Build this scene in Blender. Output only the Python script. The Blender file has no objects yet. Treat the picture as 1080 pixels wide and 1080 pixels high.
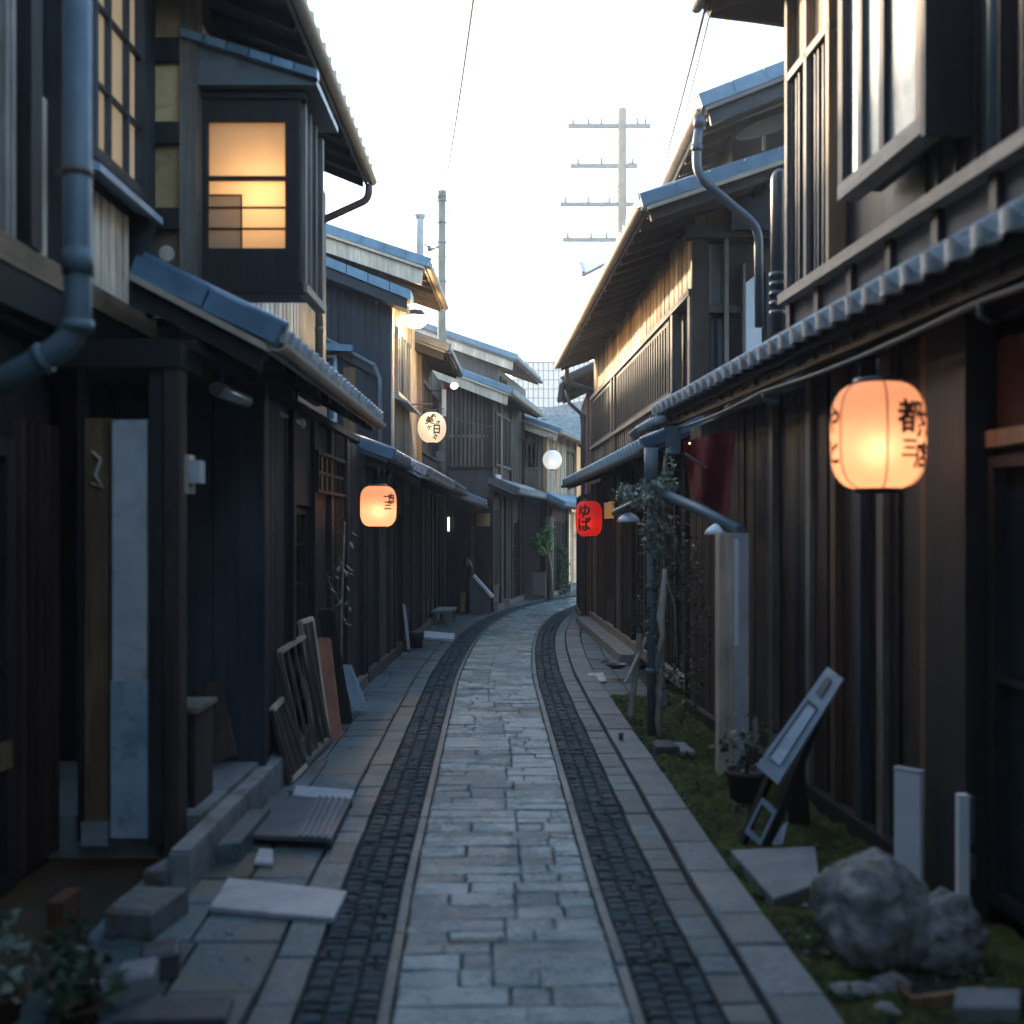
import bpy, bmesh, math, random
from mathutils import Vector, Matrix, noise
R = random.Random(7)
SC = bpy.context.scene
COL = SC.collection
V = Vector
# ------------------------------------------------------------------ camera numbers (used to measure sizes off the photo)
CZ, FP, HV = 1.7, 1200.0, 556.0
def U(u): return (u - 540) / FP
def W(v): return (HV - v) / FP
def pt(u, v, Y): return V((U(u) * Y, Y, CZ + W(v) * Y))
# ------------------------------------------------------------------ materials
MATS = {}
def nmat(name):
    m = bpy.data.materials.new(name); m.use_nodes = True
    nt = m.node_tree; b = nt.nodes['Principled BSDF']
    MATS[name] = m
    return m, nt, b, nt.nodes, nt.links
def texco(n, l, scale, rot=None):
    tc = n.new('ShaderNodeTexCoord'); mp = n.new('ShaderNodeMapping')
    mp.inputs['Scale'].default_value = scale
    l.new(tc.outputs['Object'], mp.inputs['Vector'])
    return mp.outputs['Vector']
def mathn(n, l, op, a, b):
    m = n.new('ShaderNodeMath'); m.operation = op
    for i, x in enumerate((a, b)):
        if hasattr(x, 'links') or hasattr(x, 'is_linked'): l.new(x, m.inputs[i])
        else: m.inputs[i].default_value = x
    return m.outputs[0]
def mixc(n, l, fac, c1, c2, bt='MIX'):
    m = n.new('ShaderNodeMix'); m.data_type = 'RGBA'; m.blend_type = bt
    for s, x in ((m.inputs[0], fac), (m.inputs[6], c1), (m.inputs[7], c2)):
        if hasattr(x, 'is_linked'): l.new(x, s)
        elif isinstance(x, (int, float)): s.default_value = x
        else: s.default_value = (*x, 1)
    return m.outputs[2]
def ramp(n, l, fac, stops):
    r = n.new('ShaderNodeValToRGB'); l.new(fac, r.inputs[0])
    e = r.color_ramp.elements
    while len(e) < len(stops): e.new(0.5)
    for i, (p, c) in enumerate(stops):
        e[i].position = p; e[i].color = (c, c, c, 1) if isinstance(c, (int, float)) else (*c, 1)
    return r.outputs[0]
def noisen(n, l, vec, scale, detail=5, rough=.6, dist=0):
    t = n.new('ShaderNodeTexNoise'); l.new(vec, t.inputs['Vector'])
    t.inputs['Scale'].default_value = scale; t.inputs['Detail'].default_value = detail
    t.inputs['Roughness'].default_value = rough; t.inputs['Distortion'].default_value = dist
    return t.outputs['Fac']
def tone(n):
    a = n.new('ShaderNodeAttribute'); a.attribute_name = 'tone'
    return a.outputs['Fac']
def bump(n, l, b, h, s, d=.01):
    bp = n.new('ShaderNodeBump'); bp.inputs['Strength'].default_value = s; bp.inputs['Distance'].default_value = d
    l.new(h, bp.inputs['Height']); l.new(bp.outputs[0], b.inputs['Normal'])
def wood(name, c1, c2, axis='z', rough=.62, spec=.35):
    m, nt, b, n, l = nmat(name)
    sc = {'z': (26, 26, 1.4), 'y': (26, 1.4, 26), 'x': (1.4, 26, 26)}[axis]
    v = texco(n, l, sc)
    g = noisen(n, l, v, 1.0, 7, .68, .6)
    v2 = texco(n, l, (2.2, 2.2, 1.1)); s = noisen(n, l, v2, 1.6, 5, .6)
    c = mixc(n, l, ramp(n, l, g, ((.3, 0.), (.72, 1.))), c1, c2)
    t = tone(n)
    k = mathn(n, l, 'ADD', mathn(n, l, 'MULTIPLY', t, 1.1), .48)
    k2 = mathn(n, l, 'ADD', mathn(n, l, 'MULTIPLY', s, 1.7), .15)
    v3 = texco(n, l, tuple(x * .32 for x in sc)); s3 = noisen(n, l, v3, 1.0, 8, .75, .8); wm = mathn(n, l, 'MULTIPLY', ramp(n, l, s3, ((.52, 0.), (.66, 1.))), .55)
    c = mixc(n, l, wm, c, tuple(.5 * (c2[0] + c2[1] + c2[2]) / 3 * q + .7 * x for q, x in zip((1.15, 1.1, 1.02), c2)))
    k3 = mathn(n, l, 'MULTIPLY', k, k2)
    cc = n.new('ShaderNodeCombineColor')
    for i in range(3): l.new(k3, cc.inputs[i])
    c = mixc(n, l, 1.0, c, cc.outputs[0], 'MULTIPLY')
    l.new(c, b.inputs['Base Color'])
    l.new(mathn(n, l, 'ADD', mathn(n, l, 'MULTIPLY', s, .35), rough - .17), b.inputs['Roughness'])
    b.inputs['Specular IOR Level'].default_value = spec
    bump(n, l, b, g, .5, .006)
    return m
def plain(name, c1, c2, rough=.5, spec=.5, scale=6, metal=0, bs=.25, bd=.006, usetone=.5, c3=None):
    m, nt, b, n, l = nmat(name)
    v = texco(n, l, (1, 1, 1)); g = noisen(n, l, v, scale, 7, .65, .3); g2 = noisen(n, l, v, scale * 6, 4, .6)
    c = mixc(n, l, ramp(n, l, g, ((.32, 0.), (.68, 1.))), c1, c2)
    if c3 is not None:
        g3 = noisen(n, l, v, scale * .45, 6, .7, 1.0)
        c = mixc(n, l, ramp(n, l, g3, ((.52, 0.), (.66, 1.))), c, c3)
    t = tone(n); k = mathn(n, l, 'ADD', mathn(n, l, 'MULTIPLY', t, usetone * 2), 1 - usetone)
    cc = n.new('ShaderNodeCombineColor')
    for i in range(3): l.new(k, cc.inputs[i])
    c = mixc(n, l, 1.0, c, cc.outputs[0], 'MULTIPLY')
    l.new(c, b.inputs['Base Color'])
    l.new(mathn(n, l, 'ADD', mathn(n, l, 'MULTIPLY', g2, .3), rough - .15), b.inputs['Roughness'])
    b.inputs['Specular IOR Level'].default_value = spec; b.inputs['Metallic'].default_value = metal
    if bs: bump(n, l, b, g2, bs, bd)
    return m
def glow(name, col, strength, col2=None, scale=3):
    m, nt, b, n, l = nmat(name)
    b.inputs['Base Color'].default_value = (*[x * .25 for x in col], 1)
    b.inputs['Emission Strength'].default_value = strength
    if col2:
        v = texco(n, l, (1, 1, 1)); g = noisen(n, l, v, scale, 3, .5)
        l.new(mixc(n, l, g, col, col2), b.inputs['Emission Color'])
    else: b.inputs['Emission Color'].default_value = (*col, 1)
    return m
def paper(name, col, rough=.7, trans=.75, c2=None, refr=.09):
    m, nt, b, n, l = nmat(name)
    out = [x for x in n if x.type == 'OUTPUT_MATERIAL'][0]
    v = texco(n, l, (1, 1, 1)); g = noisen(n, l, v, 9, 6, .65); 
    c = mixc(n, l, g, col, c2 or tuple(x * .82 for x in col))
    l.new(c, b.inputs['Base Color']); b.inputs['Roughness'].default_value = rough
    t0 = n.new('ShaderNodeBsdfTranslucent'); l.new(c, t0.inputs['Color'])
    rf = n.new('ShaderNodeBsdfRefraction'); rf.inputs['IOR'].default_value = 1.35; rf.inputs['Roughness'].default_value = 1.0; l.new(c, rf.inputs['Color'])
    t = n.new('ShaderNodeMixShader'); t.inputs[0].default_value = refr; l.new(t0.outputs[0], t.inputs[1]); l.new(rf.outputs[0], t.inputs[2])
    mx = n.new('ShaderNodeMixShader'); mx.inputs[0].default_value = trans
    l.new(b.outputs[0], mx.inputs[1]); l.new(t.outputs[0], mx.inputs[2]); l.new(mx.outputs[0], out.inputs['Surface'])
    return m
M = MATS
wood('black_wood', (.0085, .008, .0078), (.026, .023, .020))
wood('black_wood_y', (.007, .0065, .0065), (.019, .0165, .015), 'y')
wood('brown_wood', (.020, .014, .010), (.062, .043, .030))
wood('brown_wood_y', (.016, .011, .008), (.046, .032, .023), 'y')
wood('red_wood', (.016, .007, .006), (.045, .018, .013))
wood('grey_wood', (.055, .048, .04), (.155, .135, .11))
wood('grey_wood_y', (.075, .064, .054), (.19, .165, .14), 'y')
wood('tan_wood', (.28, .17, .085), (.52, .34, .18))
wood('tan_wood_y', (.13, .09, .05), (.30, .21, .12), 'y')
wood('ochre_wood', (.075, .043, .018), (.22, .13, .06))
wood('cream_wood', (.33, .27, .20), (.55, .47, .36))
wood('weathered_wood', (.13, .115, .10), (.27, .245, .21))
wood('cream_wood_y', (.33, .27, .20), (.55, .47, .36), 'y')
wood('slate_wood', (.016, .022, .028), (.038, .048, .058), rough=.5)
plain('blue_tile', (.07, .14, .20), (.13, .23, .31), .36, .6, 5, bs=.15, usetone=.3)
plain('grey_tile', (.07, .095, .105), (.25, .29, .30), .45, .5, 13, bs=.6, usetone=.45, c3=(.34, .37, .36))
plain('dark_tile', (.06, .08, .095), (.12, .15, .17), .4, .6, 7, bs=.2, usetone=.4)
plain('gutter_metal', (.075, .12, .14), (.13, .18, .20), .5, .45, 4, bs=.12, usetone=.2, c3=(.10, .13, .14))
plain('gutter_dark', (.04, .05, .06), (.075, .09, .105), .4, .6, 4, bs=.05, usetone=.2)
plain('gutter_cream', (.34, .28, .20), (.48, .40, .30), .5, .4, 5, bs=.1, usetone=.3)
plain('leaf_ivy', (.17, .21, .16), (.33, .37, .30), .5, .4, 14, bs=0, usetone=.6)
plain('gutter_silver', (.42, .44, .45), (.58, .60, .60), .3, .6, 4, metal=.5, bs=.05, usetone=.2)
plain('gutter_copper', (.10, .075, .06), (.17, .13, .11), .4, .5, 5, bs=.05, usetone=.2)
plain('white_paint', (.33, .35, .365), (.50, .51, .51), .55, .4, 4, bs=.2, usetone=.15, c3=(.26, .23, .18))
plain('white_board', (.62, .66, .68), (.74, .77, .78), .5, .4, 3, bs=.08, usetone=.1)
plain('pale_blue', (.24, .33, .39), (.38, .47, .52), .5, .4, 6, bs=.2, usetone=.2, c3=(.15, .19, .21))
plain('plaster_grey', (.10, .10, .105), (.16, .155, .16), .85, .2, 5, bs=.3, usetone=.3)
plain('plaster_cream', (.46, .38, .27), (.60, .50, .37), .85, .2, 4, bs=.2, usetone=.15)
plain('plaster_rose', (.17, .115, .10), (.25, .17, .145), .85, .2, 4, bs=.2, usetone=.15)
plain('concrete', (.15, .165, .17), (.24, .255, .255), .7, .3, 5, bs=.3, usetone=.25, c3=(.10, .11, .09))
plain('pole_concrete', (.13, .13, .105), (.20, .20, .16), .8, .2, 3, bs=.1, usetone=.1)
plain('rock', (.09, .095, .095), (.33, .33, .31), .8, .3, 11, bs=.8, bd=.02, usetone=.2, c3=(.12, .10, .07))
plain('sign_blue', (.14, .20, .245), (.22, .29, .335), .55, .4, 7, bs=.2, usetone=.2, c3=(.08, .10, .11))
plain('stain_stone', (.09, .095, .095), (.19, .19, .185), .75, .3, 9, bs=.8, bd=.015, usetone=.2, c3=(.13, .075, .03))
plain('dark_plastic', (.02, .02, .024), (.04, .04, .045), .45, .5, 5, bs=.1, usetone=.2)
plain('clay', (.07, .03, .016), (.12, .052, .027), .7, .3, 6, bs=.2, usetone=.3)
plain('dark_clay', (.04, .032, .03), (.07, .055, .05), .6, .3, 6, bs=.2, usetone=.3)
plain('rubber_mat', (.035, .04, .045), (.07, .08, .085), .6, .4, 20, bs=.5, usetone=.3)
plain('grey_lid', (.06, .075, .085), (.10, .12, .13), .5, .5, 7, bs=.2, usetone=.3)
plain('red_cloth', (.11, .007, .012), (.17, .012, .018), .85, .2, 6, bs=.2, usetone=.3)
plain('rust_board', (.30, .11, .06), (.48, .20, .12), .6, .4, 5, bs=.2, usetone=.3, c3=(.20, .07, .045))
plain('ink', (.012, .01, .009), (.02, .016, .014), .7, .2, 5, bs=0, usetone=0)
plain('black_lacquer', (.012, .010, .010), (.02, .017, .016), .35, .5, 5, bs=0, usetone=0)
plain('cable_black', (.03, .03, .035), (.05, .05, .055), .6, .3, 5, bs=0, usetone=0)
plain('leaf', (.028, .055, .026), (.06, .10, .05), .5, .4, 14, bs=0, usetone=.6)
plain('leaf_pale', (.09, .12, .09), (.17, .21, .16), .5, .4, 14, bs=0, usetone=.6)
plain('leaf_bright', (.07, .17, .04), (.14, .28, .08), .5, .4, 14, bs=0, usetone=.6)
plain('bark', (.16, .13, .10), (.34, .30, .24), .8, .2, 9, bs=.5, usetone=.3)
plain('dry_bark', (.28, .25, .20), (.46, .42, .34), .8, .2, 9, bs=.5, usetone=.3)
plain('moss', (.030, .040, .012), (.11, .135, .035), .95, .1, 22, bs=1.0, bd=.02, usetone=.2, c3=(.030, .026, .018))
# ground
def stone(name, c1, c2, rough, rvar, c3=None, bs=.6, spec=.55, bdist=.009):
    m, nt, b, n, l = nmat(name)
    v = texco(n, l, (1, 1, 1)); g = noisen(n, l, v, 5, 8, .7, .4); g2 = noisen(n, l, v, 38, 5, .65)
    g3 = noisen(n, l, v, 1.3, 5, .6, .6)
    c = mixc(n, l, ramp(n, l, g, ((.3, 0.), (.7, 1.))), c1, c2)
    c = mixc(n, l, mathn(n, l, 'MULTIPLY', ramp(n, l, g2, ((.42, 1.), (.52, 0.))), .5), c, tuple(x * .45 for x in c1))
    if c3: c = mixc(n, l, ramp(n, l, g3, ((.5, 0.), (.68, 1.))), c, c3)
    t = tone(n); k = mathn(n, l, 'ADD', mathn(n, l, 'MULTIPLY', t, .75), .62)
    cc = n.new('ShaderNodeCombineColor')
    for i in range(3): l.new(k, cc.inputs[i])
    c = mixc(n, l, 1.0, c, cc.outputs[0], 'MULTIPLY'); l.new(c, b.inputs['Base Color'])
    r = mathn(n, l, 'ADD', mathn(n, l, 'MULTIPLY', mathn(n, l, 'ADD', g, mathn(n, l, 'MULTIPLY', t, .3)), rvar), rough)
    wet = ramp(n, l, noisen(n, l, v, 2.3, 4, .6, .5), ((.38, .45 if bdist > .01 else .8), (.62, 1.0))); r = mathn(n, l, 'MULTIPLY', r, wet)
    l.new(r, b.inputs['Roughness']); b.inputs['Specular IOR Level'].default_value = spec
    h = mathn(n, l, 'ADD', g2, mathn(n, l, 'MULTIPLY', g, 1.6))
    bump(n, l, b, h, bs, bdist)
    return m
stone('stone_light', (.125, .205, .218), (.26, .37, .385), .08, .42, bs=1.0, spec=1.0, bdist=.014)
stone('stone_dark', (.018, .040, .048), (.042, .075, .086), .5, .4, bs=.9, spec=.22)
stone('stone_side', (.055, .092, .10), (.105, .155, .165), .36, .35, spec=.4, c3=(.09, .10, .075))
stone('stone_kerb', (.085, .105, .11), (.145, .165, .17), .42, .35, c3=(.15, .155, .13))
stone('grout', (.006, .009, .010), (.014, .018, .018), .7, .3, spec=.15)
stone('earth', (.02, .022, .018), (.04, .042, .034), .8, .2, c3=(.025, .035, .012), spec=.2)
# glass, lit paper
def glassm(name, col, rough=.06):
    m, nt, b, n, l = nmat(name)
    b.inputs['Base Color'].default_value = (*col, 1); b.inputs['Roughness'].default_value = rough
    b.inputs['Specular IOR Level'].default_value = .9; b.inputs['Coat Weight'].default_value = .5
    b.inputs['Coat Roughness'].default_value = .03
    v = texco(n, l, (1, 1, 1)); bump(n, l, b, noisen(n, l, v, 2.2, 2, .5), .12, .02)
    return m
glassm('dark_glass', (.02, .03, .04)); glassm('blue_glass', (.10, .15, .19), .12)
plain('frosted_glass', (.11, .16, .17), (.19, .24, .24), .4, .3, 2.5, bs=.05, usetone=.12, c3=(.06, .11, .125))
glow('shoji_warm', (1.0, .55, .24), .135, (1.0, .68, .38), 2.2)
glow('shoji_pale', (.85, .52, .27), .05, (.6, .6, .46), 2.2)
glow('amber_panel', (1, .60, .22), .03, (.8, .42, .12), 5)
plain('old_paper', (.40, .27, .12), (.58, .42, .20), .8, .2, 5, bs=.1, usetone=.3, c3=(.16, .11, .05))
plain('interior_orange', (.035, .014, .006), (.06, .024, .009), .7, .2, 5, bs=.1, usetone=.2)
glow('lamp_yellow', (1, .78, .42), 4.0)
glow('lamp_white', (1, .93, .82), .5)
glow('end_shop', (1, .86, .66), .2)
paper('shoji_paper', (.86, .74, .56), c2=(.80, .66, .46), refr=0)
paper('shoji_screen', (.62, .62, .55), c2=(.55, .55, .48), refr=0)
paper('lantern_orange', (.93, .56, .36), c2=(.88, .46, .28))
paper('lantern_white', (.92, .86, .76), c2=(.90, .82, .70), trans=.5)
paper('lantern_pearl', (.88, .88, .84), trans=.5)
paper('lantern_red', (.80, .06, .035), c2=(.70, .04, .03), trans=.5)

# ------------------------------------------------------------------ mesh builder
class Frame:
    """a wall plane: s runs along it, d out of it towards the viewer's side, z up"""
    def __init__(s, o, p1=None, side=1, e=None, out=None):
        s.o = V((o[0], o[1], 0))
        if e is None:
            e = V((p1[0] - o[0], p1[1] - o[1], 0)); s.L = e.length; e = e.normalized()
            out = V((e.y, -e.x, 0)) * side
        s.e = V((e[0], e[1], 0)); s.out = V((out[0], out[1], 0))
    def p(s, a, d, z): return s.o + s.e * a + s.out * d + V((0, 0, z))
    def su(s, u, d=0):
        k = U(u); b = s.o + s.out * d
        return (k * b.y - b.x) / (s.e.x - k * s.e.y)
    def zv(s, v, a, d=0): return CZ + W(v) * (s.o + s.e * a + s.out * d).y
WF = Frame((0, 0), e=(1, 0), out=(0, 1))      # plain world axes: s = x, d = y
class MB:
    def __init__(s): s.v = []; s.f = []; s.t = []; s.sm = []
    def add(s, vs, fs, tone=None, smooth=False):
        b = len(s.v); t = R.random() if tone is None else tone
        s.v += [V(x) for x in vs]; s.t += [t] * len(vs); s.f += [tuple(b + i for i in f) for f in fs]; s.sm += [smooth] * len(fs)
        return s
    def box(s, F, s0, s1, d0, d1, z0, z1, tone=None, z1b=None):
        zb = z1 if z1b is None else z1b
        vs = [F.p(s0, d0, z0), F.p(s1, d0, z0), F.p(s1, d1, z0), F.p(s0, d1, z0), F.p(s0, d0, z1), F.p(s1, d0, zb), F.p(s1, d1, zb), F.p(s0, d1, z1)]
        return s.add(vs, [(0, 3, 2, 1), (4, 5, 6, 7), (0, 1, 5, 4), (1, 2, 6, 5), (2, 3, 7, 6), (3, 0, 4, 7)], tone)
    def prism(s, F, poly, s0, s1, tone=None):          # poly in (d, z), extruded along s
        n = len(poly); vs = [F.p(s0, d, z) for d, z in poly] + [F.p(s1, d, z) for d, z in poly]
        return s.add(vs, [tuple(range(n)), tuple(range(2 * n - 1, n - 1, -1))] + [(i, (i + 1) % n, n + (i + 1) % n, n + i) for i in range(n)], tone)
    def prisms(s, F, poly, d0, d1, tone=None):         # poly in (s, z), extruded along d
        n = len(poly); vs = [F.p(a, d0, z) for a, z in poly] + [F.p(a, d1, z) for a, z in poly]
        return s.add(vs, [tuple(range(n)), tuple(range(2 * n - 1, n - 1, -1))] + [(i, (i + 1) % n, n + (i + 1) % n, n + i) for i in range(n)], tone)
    def beam(s, a, b, w, h, up=(0, 0, 1), tone=None):
        a = V(a); b = V(b); x = (b - a).normalized(); y = V(up).cross(x)
        if y.length < 1e-4: y = V((1, 0, 0)).cross(x)
        y.normalize(); z = x.cross(y)
        vs = [p + y * (w / 2 * i) + z * (h / 2 * j) for p in (a, b) for i, j in ((-1, -1), (1, -1), (1, 1), (-1, 1))]
        return s.add(vs, [(3, 2, 1, 0), (4, 5, 6, 7), (0, 1, 5, 4), (1, 2, 6, 5), (2, 3, 7, 6), (3, 0, 4, 7)], tone)
    def tube(s, pts, r, n=10, tone=None, cap=True):
        pts = [V(p) for p in pts]; rings = []; m = len(pts)
        rr = r if isinstance(r, (list, tuple)) else [r] * m
        t0 = (pts[1] - pts[0]).normalized(); ref = V((0, 0, 1)) if abs(t0.z) < .9 else V((0, 1, 0))
        x = t0.cross(ref).normalized(); vs = []
        for i, p in enumerate(pts):
            t = ((pts[min(i + 1, m - 1)] - pts[i]).normalized() + (pts[i] - pts[max(i - 1, 0)]).normalized())
            t.normalize(); x = (x - t * x.dot(t)).normalized(); y = t.cross(x)
            k = 1.0
            if 0 < i < m - 1:
                c = (pts[i + 1] - pts[i]).normalized().dot(t); k = 1 / max(c, .5)
            vs += [p + (x * math.cos(q) + y * math.sin(q)) * rr[i] * (1 if k < 1.01 else 1.02) for q in [2 * math.pi * j / n for j in range(n)]]
        fs = [(i * n + j, i * n + (j + 1) % n, (i + 1) * n + (j + 1) % n, (i + 1) * n + j) for i in range(m - 1) for j in range(n)]
        s.add(vs, fs, tone, True)
        if cap:
            b = len(s.v) - len(vs); s.f += [tuple(b + j for j in range(n))[::-1], tuple(b + (m - 1) * n + j for j in range(n))]; s.sm += [False, False]
        return s
    def lathe(s, c, prof, n=32, tone=None, smooth=True, M4=None):
        c = V(c); vs = []
        for r, z in prof:
            for j in range(n):
                q = 2 * math.pi * j / n; p = V((r * math.cos(q), r * math.sin(q), z))
                vs.append(c + (M4 @ p if M4 else p))
        m = len(prof)
        return s.add(vs, [(i * n + j, i * n + (j + 1) % n, (i + 1) * n + (j + 1) % n, (i + 1) * n + j) for i in range(m - 1) for j in range(n)] + [tuple(range(n))[::-1], tuple((m - 1) * n + j for j in range(n))], tone, smooth)
    def slab(s, c, z0, z1, ins=.006, tone=None, tilt=0):      # c: 4 xy corners, a chamfered stone
        cc = sum((V((a[0], a[1])) for a in c), V((0, 0))) / 4
        vs = [V((a[0], a[1], z0)) for a in c] + [V((a[0], a[1], z1 - ins)) for a in c]
        dz = [R.uniform(-tilt, tilt) for _ in c]
        for a, q in zip(c, dz):
            d = V((a[0], a[1])) - cc; L = max(d.length, 1e-4); k = 1 - ins * 1.6 / L
            vs.append(V((cc.x + d.x * k, cc.y + d.y * k, z1 + q)))
        fs = [(8, 9, 10, 11)]
        for i in range(4):
            j = (i + 1) % 4; fs += [(i, j, 4 + j, 4 + i), (4 + i, 4 + j, 8 + j, 8 + i)]
        return s.add(vs, fs, tone)
    def build(s, name, mat, parent=None, flip=False):
        me = bpy.data.meshes.new(name)
        off = parent.matrix_world.translation.copy() if parent is not None else V((0, 0, 0))
        if parent is not None: off = WORLD[parent]
        elif s.v:
            off = V((sum(p.x for p in s.v) / len(s.v), sum(p.y for p in s.v) / len(s.v), min(p.z for p in s.v)))
        me.from_pydata([p - off for p in s.v], [], s.f)
        a = me.attributes.new('tone', 'FLOAT', 'POINT'); a.data.foreach_set('value', s.t)
        me.polygons.foreach_set('use_smooth', s.sm)
        bm = bmesh.new(); bm.from_mesh(me); bmesh.ops.recalc_face_normals(bm, faces=bm.faces); bm.to_mesh(me); bm.free()
        me.materials.append(M[mat]); me.update()
        o = bpy.data.objects.new(name, me); COL.objects.link(o)
        if parent is not None: o.parent = parent; WORLD[o] = off
        else: o.location = off; WORLD[o] = off
        return o
WORLD = {}
def tag(o, label=None, cat=None, group=None, kind=None):
    if label: o['label'] = label
    if cat: o['category'] = cat
    if group: o['group'] = group
    if kind: o['kind'] = kind
    return o
def thing(name, loc, label, cat, group=None):
    o = bpy.data.objects.new(name, None); COL.objects.link(o); o.location = loc; o.empty_display_size = .1
    WORLD[o] = V(loc); return tag(o, label, cat, group)
def struct(name, mb, mat): return tag(mb.build(name, mat), kind='structure')
def copy_tree(o, parent=None):
    c = o.copy(); COL.objects.link(c)
    if parent is not None: c.parent = parent
    for ch in list(o.children): copy_tree(ch, c)
    return c

# ------------------------------------------------------------------ building pieces
def boards(mb, F, s0, s1, d, z0, z1, w=.14, gap=.006, th=.02, jit=.004, ztop=None, batten=0):
    a = s0; sg = 1 if s1 > s0 else -1
    while (s1 - a) * sg > .01:
        ww = min(w * R.uniform(.85, 1.15), abs(s1 - a)); b = a + sg * ww
        dd = d + R.uniform(-jit, jit); zt = z1 if ztop is None else ztop(a); zt2 = z1 if ztop is None else ztop(b)
        mb.box(F, a + sg * gap / 2, b - sg * gap / 2, dd - th, dd, z0, zt, None, zt2)
        if batten: mb.box(F, b - batten / 2, b + batten / 2, dd - .005, dd + .022, z0, zt2)
        a = b
def hboards(mb, F, s0, s1, d, z0, z1, h=.16, th=.018):
    z = z0
    while z < z1 - .02:
        zz = min(z + h, z1); dd = d + R.uniform(-.003, .003)
        mb.prism(F, [(dd - th, z), (dd + .008, z), (dd, zz + .01), (dd - th, zz + .01)], s0, s1); z = zz
def slats(mb, F, s0, s1, d, z0, z1, pitch=.06, w=.025, th=.03):
    n = max(2, int(abs(s1 - s0) / pitch)); 
    for i in range(n):
        c = s0 + (s1 - s0) * (i + .5) / n; mb.box(F, c - w / 2, c + w / 2, d - th, d, z0, z1)
def one(name, mat, root, F, s0, s1, d0, d1, z0, z1):
    return MB().box(F, s0, s1, d0, d1, z0, z1).build(name, mat, root)
def window(root, F, s0, s1, z0, z1, d=.02, fm='black_wood', pane='dark_glass', nv=0, nh=0, fw=.05, pitch=None, name='window', label=None, slat_mat=None):
    a, b = min(s0, s1), max(s0, s1); f = MB()
    f.box(F, a, a + fw, d - .06, d + .02, z0, z1); f.box(F, b - fw, b, d - .06, d + .02, z0, z1)
    f.box(F, a + fw, b - fw, d - .06, d + .018, z1 - fw, z1); f.box(F, a + fw, b - fw, d - .06, d + .018, z0, z0 + fw)
    for i in range(nv):
        c = a + (b - a) * (i + 1) / (nv + 1); f.box(F, c - .012, c + .012, d - .03, d + .005, z0 + fw, z1 - fw)
    for i in range(nh):
        c = z0 + (z1 - z0) * (i + 1) / (nh + 1); f.box(F, a + fw, b - fw, d - .028, d + .003, c - .01, c + .01)
    o = f.build(name, fm, root)
    if label: o['label'] = label
    MB().box(F, a + fw * .6, b - fw * .6, d - .052, d - .04, z0 + fw * .6, z1 - fw * .6).build('pane', pane, o)
    if pitch:
        q = MB(); slats(q, F, a + fw, b - fw, d + .018, z0 + fw, z1 - fw, pitch, pitch * .42, .022); q.build('lattice', slat_mat or fm, o)
    return o
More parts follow.
